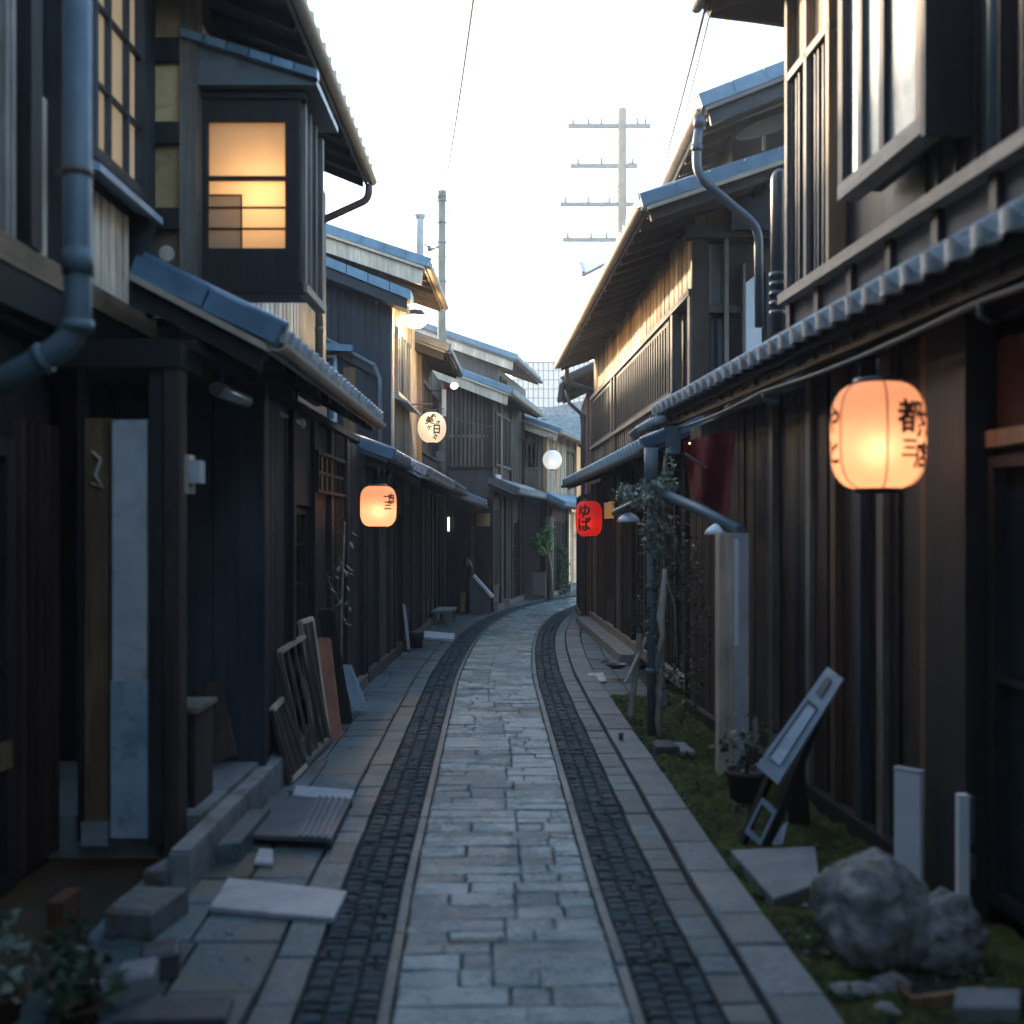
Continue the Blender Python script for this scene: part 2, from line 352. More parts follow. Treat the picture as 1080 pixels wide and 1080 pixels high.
def roof(root, F, s0, s1, de, ze, dr, zr, tile='grey_tile', verge=True, vm='blue_tile', under='black_wood', gut='gutter_dark', pitch=.24, pname='roof', fascia='brown_wood_y', gcap=True, rafter=.4, vth=.075, bm=None, bh=.14):
    """de/ze: eave edge, dr/zr: top edge; s0 is the end that faces the viewer"""
    L = math.hypot(de - dr, zr - ze); nx = (zr - ze) / L; nz = (de - dr) / L     # outward normal (d, z)
    sl = MB(); sl.prism(F, [(de, ze), (de - nx * 0 , ze + .035), (dr, zr + .035), (dr, zr)], s0 + .02, s1 - .02, .5)
    # underside boards
    ro = MB(); n = max(1, int(L / .24)); m = max(2, int(round((s1 - s0) / pitch)))
    prof = [(0, .0), (.08, .012), (.16, .046), (.36, .062), (.56, .046), (.64, .012), (.72, .0), (.86, -.008)]
    xs = []
    for k in range(m):
        for f, h in prof: xs.append((s0 + (s1 - s0) * (k + f) / m, h, k))
    xs.append((s1, 0, m - 1))
    vs = []; fs = []; ts = []
    for c in range(n):
        t0 = c / n; t1 = (c + 1) / n
        for tt, lift in ((t0, .05 + .018), (t1, .05)):
            for x, h, k in xs:
                d_ = de + .03 + (dr - de - .03) * tt; z_ = ze + (zr - ze) * tt
                vs.append(F.p(x, d_ + nx * (lift + h), z_ + nz * (lift + h)))
    K = len(xs)
    for c in range(n):
        b = c * 2 * K
        for i in range(K - 1): fs.append((b + i, b + i + 1, b + K + i + 1, b + K + i))
        if c < n - 1:
            for i in range(K - 1): fs.append((b + K + i, b + K + i + 1, b + 2 * K + i + 1, b + 2 * K + i))
    ro.add(vs, fs, .5, True)
    # front lip of the lowest course
    lip = []
    for x, h, k in xs:
        d_ = de + .03; z_ = ze
        lip.append(F.p(x, d_ + nx * (.068 + h), z_ + nz * (.068 + h))); lip.append(F.p(x, d_ + nx * (.068 + h) - 0.004, z_ + nz * .02 - .0))
    ro.add(lip, [(2 * i, 2 * i + 1, 2 * i + 3, 2 * i + 2) for i in range(K - 1)], .5, True)
    if gcap:
        cp = ro
        for k in range(m):
            c = F.p(s0 + (s1 - s0) * (k + .36) / m, de + .062, ze + .072)
            x = F.e; pr = [(0.001, .010), (.028, .010), (.033, .0), (.043, .004), (.052, -.006), (.052, -.09)]
            y = V((0, 0, 1)); zz = F.out
            M4 = Matrix((x, y, zz)).transposed()
            cp.lathe(c, [(r, z) for r, z in pr], 12, None, True, M4)
    r_ = ro.build(pname + '_tiles' if pname == 'roof' else pname, tile, root)
    sl.build('eave_boards', under, r_)
    if rafter:
        rf = MB(); k = int((s1 - s0) / rafter)
        for i in range(k + 1):
            a = s0 + .08 + (s1 - s0 - .16) * i / max(k, 1)
            rf.prism(F, [(de - .02, ze - .07), (de - .02, ze - .002), (dr, zr - .002), (dr, zr - .07)], a - .025, a + .025)
        kk = .75; rf.prism(F, [(de + (dr - de) * kk - .03, ze + (zr - ze) * kk - .10), (de + (dr - de) * kk - .03, ze + (zr - ze) * kk - .05), (de + (dr - de) * kk + .03, ze + (zr - ze) * kk - .05), (de + (dr - de) * kk + .03, ze + (zr - ze) * kk - .10)], s0 + .03, s1 - .03)
        rf.build('rafters', under, r_)
    MB().prism(F, [(de - .012, ze - .03), (de + .012, ze - .03), (de + .012, ze + .05), (de - .012, ze + .05)], s0, s1).build('eave_fascia', fascia, r_)
    if verge:
        vg = MB(); k = max(2, int(L / .28))
        for i in range(k):
            t0, t1 = i / k, (i + 1) / k
            a = (de + .04 + (dr - de - .04) * t0, ze + (zr - ze) * t0); b = (de + .04 + (dr - de - .04) * t1, ze + (zr - ze) * t1)
            up = .012
            vg.prism(F, [(a[0], a[1] + .005), (b[0] - .012, b[1] + .005), (b[0] - .012 + nx * vth, b[1] + nz * vth + .02), (a[0] + nx * (vth + up), a[1] + nz * (vth + up) + .02)], s0 - .05, s0 + .12, R.uniform(.3, .7))
        vg.tube([F.p(s0 + .02, de + .05 + nx * vth, ze + nz * vth + .02), F.p(s0 + .02, dr + nx * vth, zr + nz * vth + .02)], .032, 8, .5)
        vg.build('verge_tiles', vm, r_)
        bb = MB(); bb.prism(F, [(de, ze - .035), (de, ze + .003), (dr, zr + .003), (dr, zr - .035)], s0 - .075, s0 - .045); bb.build('verge_gutter', gut, r_)
        b2 = MB(); b2.prism(F, [(de - .04, ze - bh), (de - .02, ze - .036), (dr, zr - .036), (dr, zr - bh)], s0 - .02, s0 + .02); b2.build('bargeboard', bm or under, r_)
    if gut:
        g = MB(); N = 7; pa = []; pb = []
        for i in range(N + 1):
            q = math.pi * i / N; pa.append((de + .055 + .045 * math.cos(q), ze + .012 - .045 * math.sin(q)))
        inn = [(de + .055 + .039 * math.cos(math.pi * i / N), ze + .014 - .039 * math.sin(math.pi * i / N)) for i in range(N, -1, -1)]
        g.prism(F, pa + inn, s0 - .03, s1 + .02, .5); g.build('gutter', gut, r_)
    return r_
def pipe(mb, pts, r, n=12, rings=True):
    mb.tube(pts, r, n, .5)
    for p, q in zip(pts[:-1], pts[1:]):
        p = V(p); q = V(q); L = (q - p).length
        if rings and L > .5:
            for k in range(1, int(L / .9) + 1):
                c = p + (q - p) * (k * .9 / L)
                if k * .9 < L: mb.tube([c, c + (q - p).normalized() * .05], r * 1.14, n, .5)
def arc_pts(p0, p1, p2, r=.06, n=5):
    """corner at p1 rounded"""
    p0, p1, p2 = V(p0), V(p1), V(p2); a = p1 + (p0 - p1).normalized() * r; b = p1 + (p2 - p1).normalized() * r
    return [a * (1 - t) ** 2 + p1 * 2 * t * (1 - t) + b * t ** 2 for t in [i / n for i in range(n + 1)]]
def ground_front(root, F, s0, s1, z0, z1, plan, d=.0):
    """plan: list of (kind, fraction) bays between posts"""
    tot = sum(w for k, w in plan); a = s0
    for kind, w in plan:
        b = a + (s1 - s0) * w / tot
        MB().box(F, a - .05, a + .05, d - .06, d + .045, z0, z1).build('post', 'black_wood', root)
        if kind == 'lattice': window(root, F, a + .05, b - .05, z0 + .45, z1 - .25, d, 'black_wood', 'dark_glass', pitch=.055)
        if kind in ('lattice',):
            m = MB(); boards(m, F, a + .05, b - .05, d, z0, z0 + .45, .12); m.box(F, a + .05, b - .05, d - .05, d + .01, z1 - .25, z1); m.build('lower_boards', 'brown_wood', root)
        if kind == 'grey':
            m = MB(); boards(m, F, a + .05, b - .05, d, z0, z1, .11, batten=.025); m.build('wall_boards', 'grey_wood', root)
        if kind == 'brown':
            m = MB(); boards(m, F, a + .05, b - .05, d, z0, z1, .11, batten=.028); m.build('wall_boards', 'brown_wood', root)
        if kind == 'black':
            m = MB(); boards(m, F, a + .05, b - .05, d, z0, z1, .15); m.build('wall_boards', 'black_wood', root)
        if kind == 'door':
            o = window(root, F, a + .05, b - .05, z0 + .03, min(z0 + 1.85, z1 - .1), d - .04, 'brown_wood', 'dark_glass', nv=3, nh=5, fw=.07, name='door')
            MB().box(F, b - .12, b - .10, d - .02, d + .005, z0 + .85, z0 + 1.0).build('handle', 'black_lacquer', o)
            MB().box(F, a + .05, b - .05, d - .05, d + .01, min(z0 + 1.85, z1 - .1), z1).build('lintel_board', 'black_wood', root)
        a = b
    MB().box(F, s1 - .05, s1 + .05, d - .06, d + .045, z0, z1).build('post', 'black_wood', root)
    MB().box(F, s0 - .05, s1 + .05, d - .12, d - .065, z0, z1, .2).build('back_wall', 'black_wood', root)
    MB().box(F, s0 - .06, s1 + .06, d - .06, d + .07, z0 - .02, z0 + .10).build('sill_beam', 'grey_wood_y', root)

# ================================================================== GROUND
CP = [(.012, 0.8), (.010, 2.5), (0.0, 3.9), (-.049, 5.35), (-.074, 6.56), (-.091, 7.53), (-.12, 9.11), (-.16, 11.5), (-.178, 13.4), (-.125, 16.4), (.03, 19.2), (.40, 22.4), (1.02, 25.2), (2.15, 27.9), (4.2, 30.3), (7.5, 32.3), (13, 34)]
def catmull(P, n=10):
    out = []
    for i in range(len(P) - 1):
        p0, p1, p2, p3 = [V(P[max(0, min(len(P) - 1, k))]) for k in (i - 1, i, i + 1, i + 2)]
        for j in range(n):
            t = j / n
            out.append(.5 * ((2 * p1) + (p2 - p0) * t + (2 * p0 - 5 * p1 + 4 * p2 - p3) * t * t + (3 * p1 - p0 - 3 * p2 + p3) * t ** 3))
    out.append(V(P[-1])); return out
PATH = catmull(CP); CUM = [0]
for a, b in zip(PATH[:-1], PATH[1:]): CUM.append(CUM[-1] + (b - a).length)
LT = CUM[-1]
def path(s, off):
    s = max(0, min(LT - 1e-4, s)); lo, hi = 0, len(CUM) - 1
    while hi - lo > 1:
        mid = (lo + hi) // 2
        if CUM[mid] <= s: lo = mid
        else: hi = mid
    t = (s - CUM[lo]) / (CUM[hi] - CUM[lo]); p = PATH[lo].lerp(PATH[hi], t)
    def tan(i): i = max(1, min(len(PATH) - 2, i)); return (PATH[i + 1] - PATH[i - 1]).normalized()
    d = tan(lo).lerp(tan(lo + 1), t).normalized(); n = V((d.y, -d.x))
    return p + n * off
def ribbon(mb, o0, o1, z, step=.4, s0=0, s1=None, tone=.5):
    s1 = s1 or LT; n = int((s1 - s0) / step); vs = []
    for i in range(n + 1):
        s = s0 + (s1 - s0) * i / n; a = path(s, o0); b = path(s, o1); vs += [(a.x, a.y, z), (b.x, b.y, z)]
    mb.add(vs, [(2 * i, 2 * i + 1, 2 * i + 3, 2 * i + 2) for i in range(n)], tone)
g = MB(); S_ = 400
g.add([(-S_, -S_, -.06), (S_, -S_, -.06), (S_, S_, -.06), (-S_, S_, -.06)], [(0, 1, 2, 3)], .5)
struct('ground', g, 'earth')
g = MB(); ribbon(g, -1.05, 1.15, -.016); struct('road_bed', g, 'grout')
GAP = .008
def course(mb, o0, o1, lmin, lmax, z, ins, split=0, jo=.0, tilt=.002, zj=.003, s1=None, gap=GAP, wob=0):
    s = R.uniform(0, .1); s1 = s1 or LT - .5
    while s < s1:
        L = R.uniform(lmin, lmax); 
        cuts = [0, 1]
        if R.random() < split: cuts = [0, R.uniform(.3, .7), 1]
        a0 = o0 + R.uniform(-jo, jo) if jo else o0; a1 = o1
        for c0, c1 in zip(cuts[:-1], cuts[1:]):
            x0 = a0 + (a1 - a0) * c0 + gap / 2; x1 = a0 + (a1 - a0) * c1 - gap / 2
            w = lambda: R.uniform(-wob, wob)
            q = [path(s + gap / 2 + w(), x0 + w()), path(s + gap / 2 + w(), x1 + w()), path(s + L - gap / 2 + w(), x1 + w()), path(s + L - gap / 2 + w(), x0 + w())]
            mb.slab(q, -.016, z + R.uniform(-zj, zj), ins, None, tilt)
        s += L
# central paving: two uneven columns of slabs, the joint between them wanders
g = MB()
def stone_at(mb, a, b, x0, x1, z=0, ins=.006):
    w = lambda: R.uniform(-.004, .004)
    mb.slab([path(a + .0035 + w(), x0 + .003 + w()), path(a + .0035 + w(), x1 - .003 + w()), path(b - .0035 + w(), x1 - .003 + w()), path(b - .0035 + w(), x0 + .003 + w())], -.016, z + R.uniform(-.003, .003), ins, None, .004)
s = 0; jm = 0.0
while s < LT - 1:
    L = R.uniform(.115, .185)
    jm = max(-.08, min(.10, jm + R.choice([0, 0, 0, .04, -.04, .06, -.06])))
    if R.random() < .10:
        stone_at(g, s, s + L, -.415, R.uniform(-.25, -.12) if False else jm); q = jm + (.415 - jm) * R.uniform(.3, .7); stone_at(g, s, s + L, jm, q); stone_at(g, s, s + L, q, .415)
    else:
        for x0, x1 in ((-.415, jm), (jm, .415)):
            k = R.random()
            if k < .42: stone_at(g, s, s + L, x0, x1)
            elif k < .85: q = x0 + (x1 - x0) * R.uniform(.28, .72); stone_at(g, s, s + L, x0, q); stone_at(g, s, s + L, q, x1)
            else:
                q = x0 + (x1 - x0) * R.uniform(.35, .65); c = L * R.uniform(.42, .58); stone_at(g, s, s + L, x0, q); stone_at(g, s, s + c, q, x1); stone_at(g, s + c, s + L, q, x1)
    s += L
struct('road', g, 'stone_light')
g = MB(); course(g, -.464, -.419, .5, 1.1, -.002, .004, gap=.006); course(g, .419, .464, .5, 1.1, -.002, .004, gap=.006)
struct('road_edging', g, 'stone_side')
g = MB()
for o0, o1 in ((-.752, -.658), (-.658, -.563), (-.563, -.468), (.468, .558), (.558, .648), (.648, .737)):
    course(g, o0, o1, .055, .10, -.004, .008, split=.1, tilt=.004, zj=.004, wob=.005, gap=.011)
struct('cobble_band', g, 'stone_dark')
g = MB(); course(g, -.915, -.757, .22, .5, .0, .005, tilt=.003, wob=.003); course(g, .742, .898, .16, .32, .0, .005, tilt=.003, wob=.003)
struct('border_stones', g, 'stone_side')
g = MB(); course(g, .906, 1.13, .35, .75, .028, .008, tilt=.003, wob=.003, s1=26)
struct('kerb', g, 'stone_kerb')
# left pavement slabs, out to the house fronts
g = MB(); s = .2
while s < 31:
    L = R.uniform(.28, .55); far = s > 19
    edges = [-.925, R.uniform(-1.35, -1.2), -1.75] if not far else [-.925, -1.3, -1.8, -2.6]
    if s > 19: edges = [-.925, -1.3, -1.75]
    for a, b in zip(edges[:-1], edges[1:]):
        q = [path(s + .006, b + .006), path(s + .006, a - .006), path(s + L - .006, a - .006), path(s + L - .006, b + .006)]
        g.slab(q, -.05, -.004 + R.uniform(-.004, .004), .007, None, .003)
    s += L
struct('pavement', g, 'stone_side')
g = MB(); s = .2
while s < 23:
    L = R.uniform(.25, .5)
    if s > 9.5:
        for a, b in ((1.14, 1.38), (1.38, 1.62)):
            q = [path(s + .005, a + .005), path(s + .005, b - .005), path(s + L - .005, b - .005), path(s + L - .005, a + .005)]
            g.slab(q, -.05, .0 + R.uniform(-.004, .004), .007, None, .003)
    s += L
struct('pavement_right', g, 'stone_side')
# moss strip on the right
g = MB(); nx_, ny_ = 40, 420; vs = []
for j in range(ny_ + 1):
    for i in range(nx_ + 1):
        s = .3 + 10.3 * j / ny_; o = 1.135 + .95 * i / nx_; p = path(s, o)
        h = .010 + .045 * (noise.noise(V((p.x * 5, p.y * 5, 0))) + .25) + .03 * noise.noise(V((p.x * 14, p.y * 14, 4))) + .012 * noise.noise(V((p.x * 40, p.y * 40, 4)))
        if i == 0: h = -.02
        vs.append((p.x, p.y, max(-.03, h)))
g.add(vs, [(j * (nx_ + 1) + i, j * (nx_ + 1) + i + 1, (j + 1) * (nx_ + 1) + i + 1, (j + 1) * (nx_ + 1) + i) for j in range(ny_) for i in range(nx_)], .5, True)
tag(g.build('moss', 'moss'), kind='stuff', label='dark green moss growing between the right kerb and the house front')
def leafmb(mb, c, r, n, size, drop=0, stretch=(1, 1, 1)):
    for _ in range(n):
        while True:
            p = V((R.uniform(-1, 1), R.uniform(-1, 1), R.uniform(-1, 1)))
            if p.length < 1: break
        p = V((p.x * stretch[0], p.y * stretch[1], p.z * stretch[2])) * r + V(c)
        d = V((R.gauss(0, 1), R.gauss(0, 1), R.gauss(0, .6) - drop)).normalized(); sz = size * R.uniform(.5, 1.3)
        sd = d.cross(V((R.gauss(0, 1), R.gauss(0, 1), R.gauss(0, 1)))).normalized() * sz * .3
        u = sd.cross(d) * .25
        mb.add([p, p + d * sz * .5 + sd + u, p + d * sz, p + d * sz * .5 - sd + u], [(0, 1, 2), (0, 2, 3)])
g = MB()
for _ in range(2600):
    s = R.uniform(2, 10.5); o = R.choice([R.uniform(1.14, 1.3), R.uniform(1.14, 1.7)]); p = path(s, o)
    if noise.noise(V((p.x * 2, p.y * 2, 9))) > -.1:
        for k in range(3):
            a = R.uniform(0, 6.3); h = R.uniform(.012, .045); b = V((math.cos(a), math.sin(a), 0)); q = V((p.x, p.y, .01))
            g.add([q - b * .004, q + b * .004, q + b.cross(V((0, 0, 1))) * R.uniform(-.03, .03) + V((0, 0, h))], [(0, 1, 2)])
for _ in range(90):
    s = R.uniform(5, 12); p = path(s, R.uniform(-1.7, -1.5)); q = V((p.x, p.y, 0))
    for k in range(4):
        a = R.uniform(0, 6.3); b = V((math.cos(a), math.sin(a), 0)); g.add([q - b * .004, q + b * .004, q + b.cross(V((0, 0, 1))) * R.uniform(-.04, .04) + V((0, 0, R.uniform(.02, .06)))], [(0, 1, 2)])
for u, v, r_, n_ in ((868, 1000, .10, 70), (975, 1045, .09, 60), (850, 900, .08, 60), (720, 800, .08, 60), (780, 860, .08, 50), (905, 1060, .06, 40), (695, 770, .07, 50), (640, 700, .06, 40), (735, 830, .07, 40), (800, 950, .05, 30), (1050, 1050, .1, 60)):
    Y_ = FP * CZ / (v - HV); leafmb(g, (U(u) * Y_, Y_, .02), r_, n_, .03, -.5, (1, 1, .35))
tag(g.build('grass_tufts', 'leaf'), kind='stuff', label='short weeds and grass tufts at the foot of the houses')

# ================================================================== LEFT HOUSES
# ---- house A: near left, X = -2.2
FA = Frame((-2.2, 0), e=(0, 1), out=(1, 0))
A = thing('wooden_house', (-2.2, 5, 0), 'nearest dark house on the left, with a large lit paper window and dark red lattice', 'house')
m = MB(); m.box(FA, -4, 6.95, -2.6, -.06, 2.62, 6.6, .4); m.build('upper_wall', 'black_wood', A)
m = MB(); m.box(FA, -4, 6.95, -.1, .03, 2.84, 2.96); m.build('floor_beam', 'tan_wood_y', A)
m = MB(); m.box(FA, -4, 6.95, -2.6, .02, 2.66, 2.835, .1); m.build('jetty_boards', 'black_wood_y', A)
m = MB(); boards(m, FA, -4, 5.02, -.02, 2.965, 6.4, .3, batten=.04); m.build('wall_boards', 'weathered_wood', A)
for u in (30, 62):
    s = FA.su(u, 0); one('post', 'black_wood', A, FA, s - .06, s + .06, -.05, .04, 2.965, 6.4)
m = MB(); boards(m, FA, 5.3, 5.62, -.03, 2.965, 3.75, .12); m.build('wall_boards', 'cream_wood', A)
m = MB(); boards(m, FA, 5.95, 6.62, -.03, 2.965, 3.5, .11, gap=.02); m.build('wall_boards', 'cream_wood', A)
o = window(A, FA, 5.86, 6.72, 3.62, 6.1, .03, 'slate_wood', 'shoji_pale', nv=2, nh=5, fw=.06, label='paper window lit from inside, above a pale sill')
MB().prism(FA, [(-.03, 3.56), (.12, 3.50), (.12, 3.54), (-.03, 3.61)], 5.75, 6.78).build('sill', 'pale_blue', o)
one('post', 'slate_wood', A, FA, 6.72, 6.86, -.05, .05, 2.965, 6.4)
# return wall facing the viewer at Y = 6.95
GA = Frame((-2.2, 6.9), e=(1, 0), out=(0, -1))
for s0, s1 in ((-.10, .0), (.195, .30)): one('post', 'grey_wood', A, GA, s0, s1, -.08, .04, 2.75, 6.4)
for z0, z1, mt in ((2.97, 3.50, 'ochre_wood'), (3.62, 4.02, 'old_paper'), (4.16, 4.52, 'old_paper'), (4.68, 5.1, 'old_paper'), (5.2, 5.9, 'ochre_wood')):
    pz = one('infill_panel', mt, A, GA, .0, .195, -.05, -.02, z0, z1)
    one('cross_beam', 'black_wood', A, GA, .002, .193, -.07, .03, z1 + .002, z1 + .13)
m = MB(); c = GA.p(.10, -.018, 3.36); m.lathe(c, [(.035, 0), (.05, 0), (.05, .006), (.035, .006)], 20, .5, True, Matrix(((1, 0, 0), (0, 0, -1), (0, 1, 0)))); m.build('crest', 'cream_wood', A)
# ground floor: wall X=-2.15.. and return wall at 5.75
FA2 = Frame((-2.28, 0), e=(0, 1), out=(1, 0))
m = MB(); m.box(FA2, -4, 5.8, -.5, -.08, 0, 2.66, .3); m.build('lower_wall', 'black_wood', A)
ground_front(A, FA2, -3.8, 4.4, .05, 2.5, [('black', 1)] * 6)
dr = window(A, FA2, 4.5, 5.18, .06, 2.1, .0, 'black_wood', 'dark_glass', nv=2, nh=1, fw=.08, name='door', label='dark door with an ochre middle rail')
one('middle_rail', 'ochre_wood', dr, FA2, 4.56, 5.12, .005, .03, .62, .74)
m = MB(); slats(m, FA2, 5.2, 5.68, .03, .1, 2.2, .085, .05, .05); m.build('lattice', 'red_wood', A)
GB = Frame((-2.28, 5.75), e=(1, 0), out=(0, -1))
def gs(u, Y=5.75): return U(u) * Y + 2.28
one('post', 'black_wood', A, GB, gs(84), gs(90), -.06, .03, .12, 2.62)
o = one('pillar', 'ochre_wood', A, GB, gs(91), gs(115), -.05, .02, .22, 2.25)
o['label'] = 'weathered ochre plank pillar'
one('pillar_foot', 'concrete', o, GB, gs(89), gs(117), -.05, .045, .10, .218)
m = MB(); c0 = GB.p(gs(105), .03, 1.98)
m.tube([c0 + V((-.03, 0, .1)), c0 + V((.02, -.01, .06)), c0 + V((-.01, 0, -.02)), c0 + V((.03, -.01, -.08)), c0 + V((-.03, 0, -.06))], .009, 6, .5); m.build('hanging_cord', 'cream_wood', A)
o = one('pillar', 'white_paint', A, GB, gs(121), gs(157), -.06, .035, .14, 2.24); o['label'] = 'broad white painted pillar'
m = MB(); m.box(GB, gs(120), gs(158), -.05, .045, .14, .93, .3); m.build('pillar_base', 'pale_blue', o)
one('post', 'black_wood', A, GB, gs(160), gs(174), -.07, .04, .10, 2.62)
one('post', 'brown_wood', A, GB, gs(177), gs(193), -.07, .06, .06, 2.62)
m = MB(); m.box(GB, 0, gs(195), -.3, .08, 2.5, 2.62, .2); m.build('lintel_beam', 'black_wood', A)
roof(A, FA, -4, 6.95, .62, 5.75, -2.6, 6.9, verge=False, gcap=False, fascia='black_wood_y')
m = MB(); m.box(WF, -4.8, 2.3, -5.2, -4.1, 0, 7.0, .3); m.build('unseen_light_blocker', 'black_wood', A)  # unseen block added behind the camera to keep sky light off the foreground
# ---- house B: bay window house
FB = Frame((-1.95, 0), e=(0, 1), out=(1, 0)); FBg = Frame((-1.62, 0), e=(0, 1), out=(1, 0))
B = thing('wooden_house', (-1.9, 9, 0), 'dark wooden house with a protruding lit bay window over an open porch', 'house')
m = MB(); m.box(FB, 6.98, 12.3, -4, -.06, 2.6, 5.3, .3); m.build('upper_wall', 'black_wood', B)
m = MB(); boards(m, FB, 6.98, 10.5, -.02, 3.0, 4.9, .17, gap=.035, jit=.002); m.build('wall_boards', 'cream_wood', B)
# upper roof
roof(B, FB, 6.3, 10.55, .60, 4.90, -3.0, 6.35, under='black_wood', fascia='cream_wood_y', gut='gutter_cream', vth=.1, gcap=True)
# bay
by0, by1, bx = 7.0, 7.72, -1.30
bay = MB(); bay.box(WF, -1.96, bx - .035, by0 + .46, by1 - .01, 3.22, 4.30, .3); bay.box(WF, -1.96, -1.93, by0 + .03, by0 + .459, 3.22, 4.30, .3); bay.box(WF, -1.929, bx - .035, by0 + .03, by0 + .459, 3.22, 3.26, .3); bay.box(WF, -1.929, bx - .035, by0 + .03, by0 + .459, 4.26, 4.30, .3)
bayo = bay.build('bay_window', 'slate_wood', B)
GBy = Frame((bx, by0), e=(-1, 0), out=(0, -1))
f = MB(); f.box(GBy, 0, .09, -.03, .03, 3.20, 4.32, .4); f.box(GBy, .565, .66, -.03, .03, 3.20, 4.32, .4)
f.box(GBy, .09, .565, -.03, .028, 4.19, 4.32, .4); f.box(GBy, .09, .565, -.03, .028, 3.20, 3.41, .4); f.box(GBy, .09, .565, -.03, .02, 3.83, 3.855, .4)
f.box(GBy, -.02, .68, -.05, .05, 3.14, 3.198, .4); f.box(GBy, -.03, .69, -.05, .05, 4.322, 4.37, .4)
f.build('frame', 'black_wood', bayo)
MB().box(GBy, .08, .575, -.012, -.008, 3.40, 4.20).build('pane', 'shoji_paper', bayo)
MB().box(GBy, .04, .62, -.44, -.42, 3.28, 4.25, .5).build('inner_wall', 'plaster_cream', bayo)
f = MB()
for z in (3.535, 3.665): f.box(GBy, .09, .565, -.006, .008, z - .006, z + .006)
f.box(GBy, .36, .368, -.006, .009, 3.41, 3.745); f.box(GBy, .368, .565, -.006, .0085, 3.738, 3.746)
f.build('glazing_bars', 'black_wood', bayo)
MB().box(GBy, .37, .562, -.0075, -.0062, 3.41, 3.737, .5).build('lower_screen', 'shoji_screen', bayo)
FBy = Frame((bx, 0), e=(0, 1), out=(1, 0))
f = MB()
for a, b in ((by0 + .03, by0 + .09), (7.22, 7.25), (7.42, 7.45), (by1 - .06, by1)): f.box(FBy, a, b, -.03, .025, 3.2, 4.32)
f.build('side_frame', 'grey_wood', bayo)
f = MB(); f.box(FBy, by0 + .05, by1 - .02, -.034, -.02, 3.22, 4.32); f.build('side_boards', 'brown_wood', bayo)
f = MB(); f.box(FBy, by0, by1, -.03, .04, 3.15, 3.20); f.build('side_sill', 'cream_wood_y', bayo)
f = MB(); f.prisms(Frame((bx, by0), e=(-1, 0), out=(0, -1)), [(-.12, 4.375), (-.12, 4.41), (.68, 4.66), (.68, 4.375)], -.72, .12, .4); f.build('bay_roof', 'dark_tile', bayo)
f = MB(); G_ = Frame((bx, by0), e=(-1, 0), out=(0, -1))
for i in range(6):
    a, b = -.13 + i * .135, -.13 + (i + 1) * .135; z0 = 4.40 + .31 * a * 1.0 + .04; f.prisms(G_, [(a, z0), (a, z0 + .05), (b + .01, z0 + .05 + .042), (b + .01, z0 + .042)], .10, .17, None)
f.build('bay_roof_tiles', 'blue_tile', bayo)
# pent roof (hisashi)
roof(B, FB, 6.02, 10.75, .66, 2.66, -.05, 3.03, tile='grey_tile', fascia='cream_wood_y', gut='gutter_cream', pname='pent_roof', vth=.09, pitch=.2)
# porch
m = MB(); m.box(WF, -2.9, -1.60, 5.85, 7.2, 0, .22, .5); m.build('porch_floor', 'concrete', B)
m = MB(); m.box(WF, -1.60, -1.50, 5.3, 8.0, 0, .175, .6); m.box(WF, -1.598, -1.502, 5.32, 7.98, .1755, .19, .6); m.build('porch_kerb', 'concrete', B)
m = MB(); m.box(WF, -2.9, -1.56, 7.2, 7.26, 0, 2.62, .15); boards(m, Frame((-1.56, 7.2), e=(-1, 0), out=(0, -1)), 0, 1.2, .02, .2, 2.5, .3); m.build('porch_back_wall', 'slate_wood', B)
m = MB(); m.box(WF, -3.0, -2.9, 5.7, 7.3, 0, 2.7, .1); m.build('porch_side_wall', 'black_wood', B)
m = MB(); m.box(WF, -3.0, -1.62, 5.8, 12.3, 2.60, 2.66, .1); m.build('porch_ceiling', 'black_wood', B)
one('lower_core', 'black_wood', B, FBg, 7.28, 12.2, -2.5, -.13, 0, 2.6)
ground_front(B, FBg, 7.32, 12.2, .02, 2.55, [('black', .9), ('door', .85), ('black', .8), ('brown', .9), ('black', 1.2)])
o = window(B, FBg, FBg.su(327), FBg.su(357), 1.98, 2.32, .05, 'black_wood', 'amber_panel', nv=5, nh=1, fw=.025, name='transom', label='small yellow slatted transom')
# gutter stub under the eave + hangers
t = thing('gutter_pipe', (-1.7, 7.5, 2.5), 'short silver gutter pipe hanging under the eave beside the porch', 'gutter')
m = MB(); a = pt(228, 410, 6.5); b = pt(316, 447, 8.8); m.tube([a, a.lerp(b, .35), b], .042, 14, .5); m.tube([b - (b - a).normalized() * .07, b], .05, 14, .5); m.tube([a.lerp(b, .4), a.lerp(b, .42)], .049, 14, .5); m.build('pipe', 'gutter_silver', t)
for k in (.05, .42, .95):
    p = a.lerp(b, k); MB().tube([p + V((0, 0, .05)), p + V((0, 0, .30))], .012, 6, .5).build('hanger', 'gutter_metal', t)
# downpipe of house B
t = thing('downpipe', (-1.81, 10.65, 3.0), 'brown bent rain downpipe at the end of the bay window house eave', 'downpipe')
P0 = V((-1.32, 10.5, 4.87)); P1 = V((-1.33, 10.55, 4.74)); P2 = V((-1.80, 10.62, 4.55)); P3 = V((-1.80, 10.62, 3.0))
m = MB(); pipe(m, [P0] + arc_pts(P0, P1, P2, .07) + arc_pts(P1, P2, P3, .08) + [P3], .036); m.build('pipe', 'gutter_copper', t)
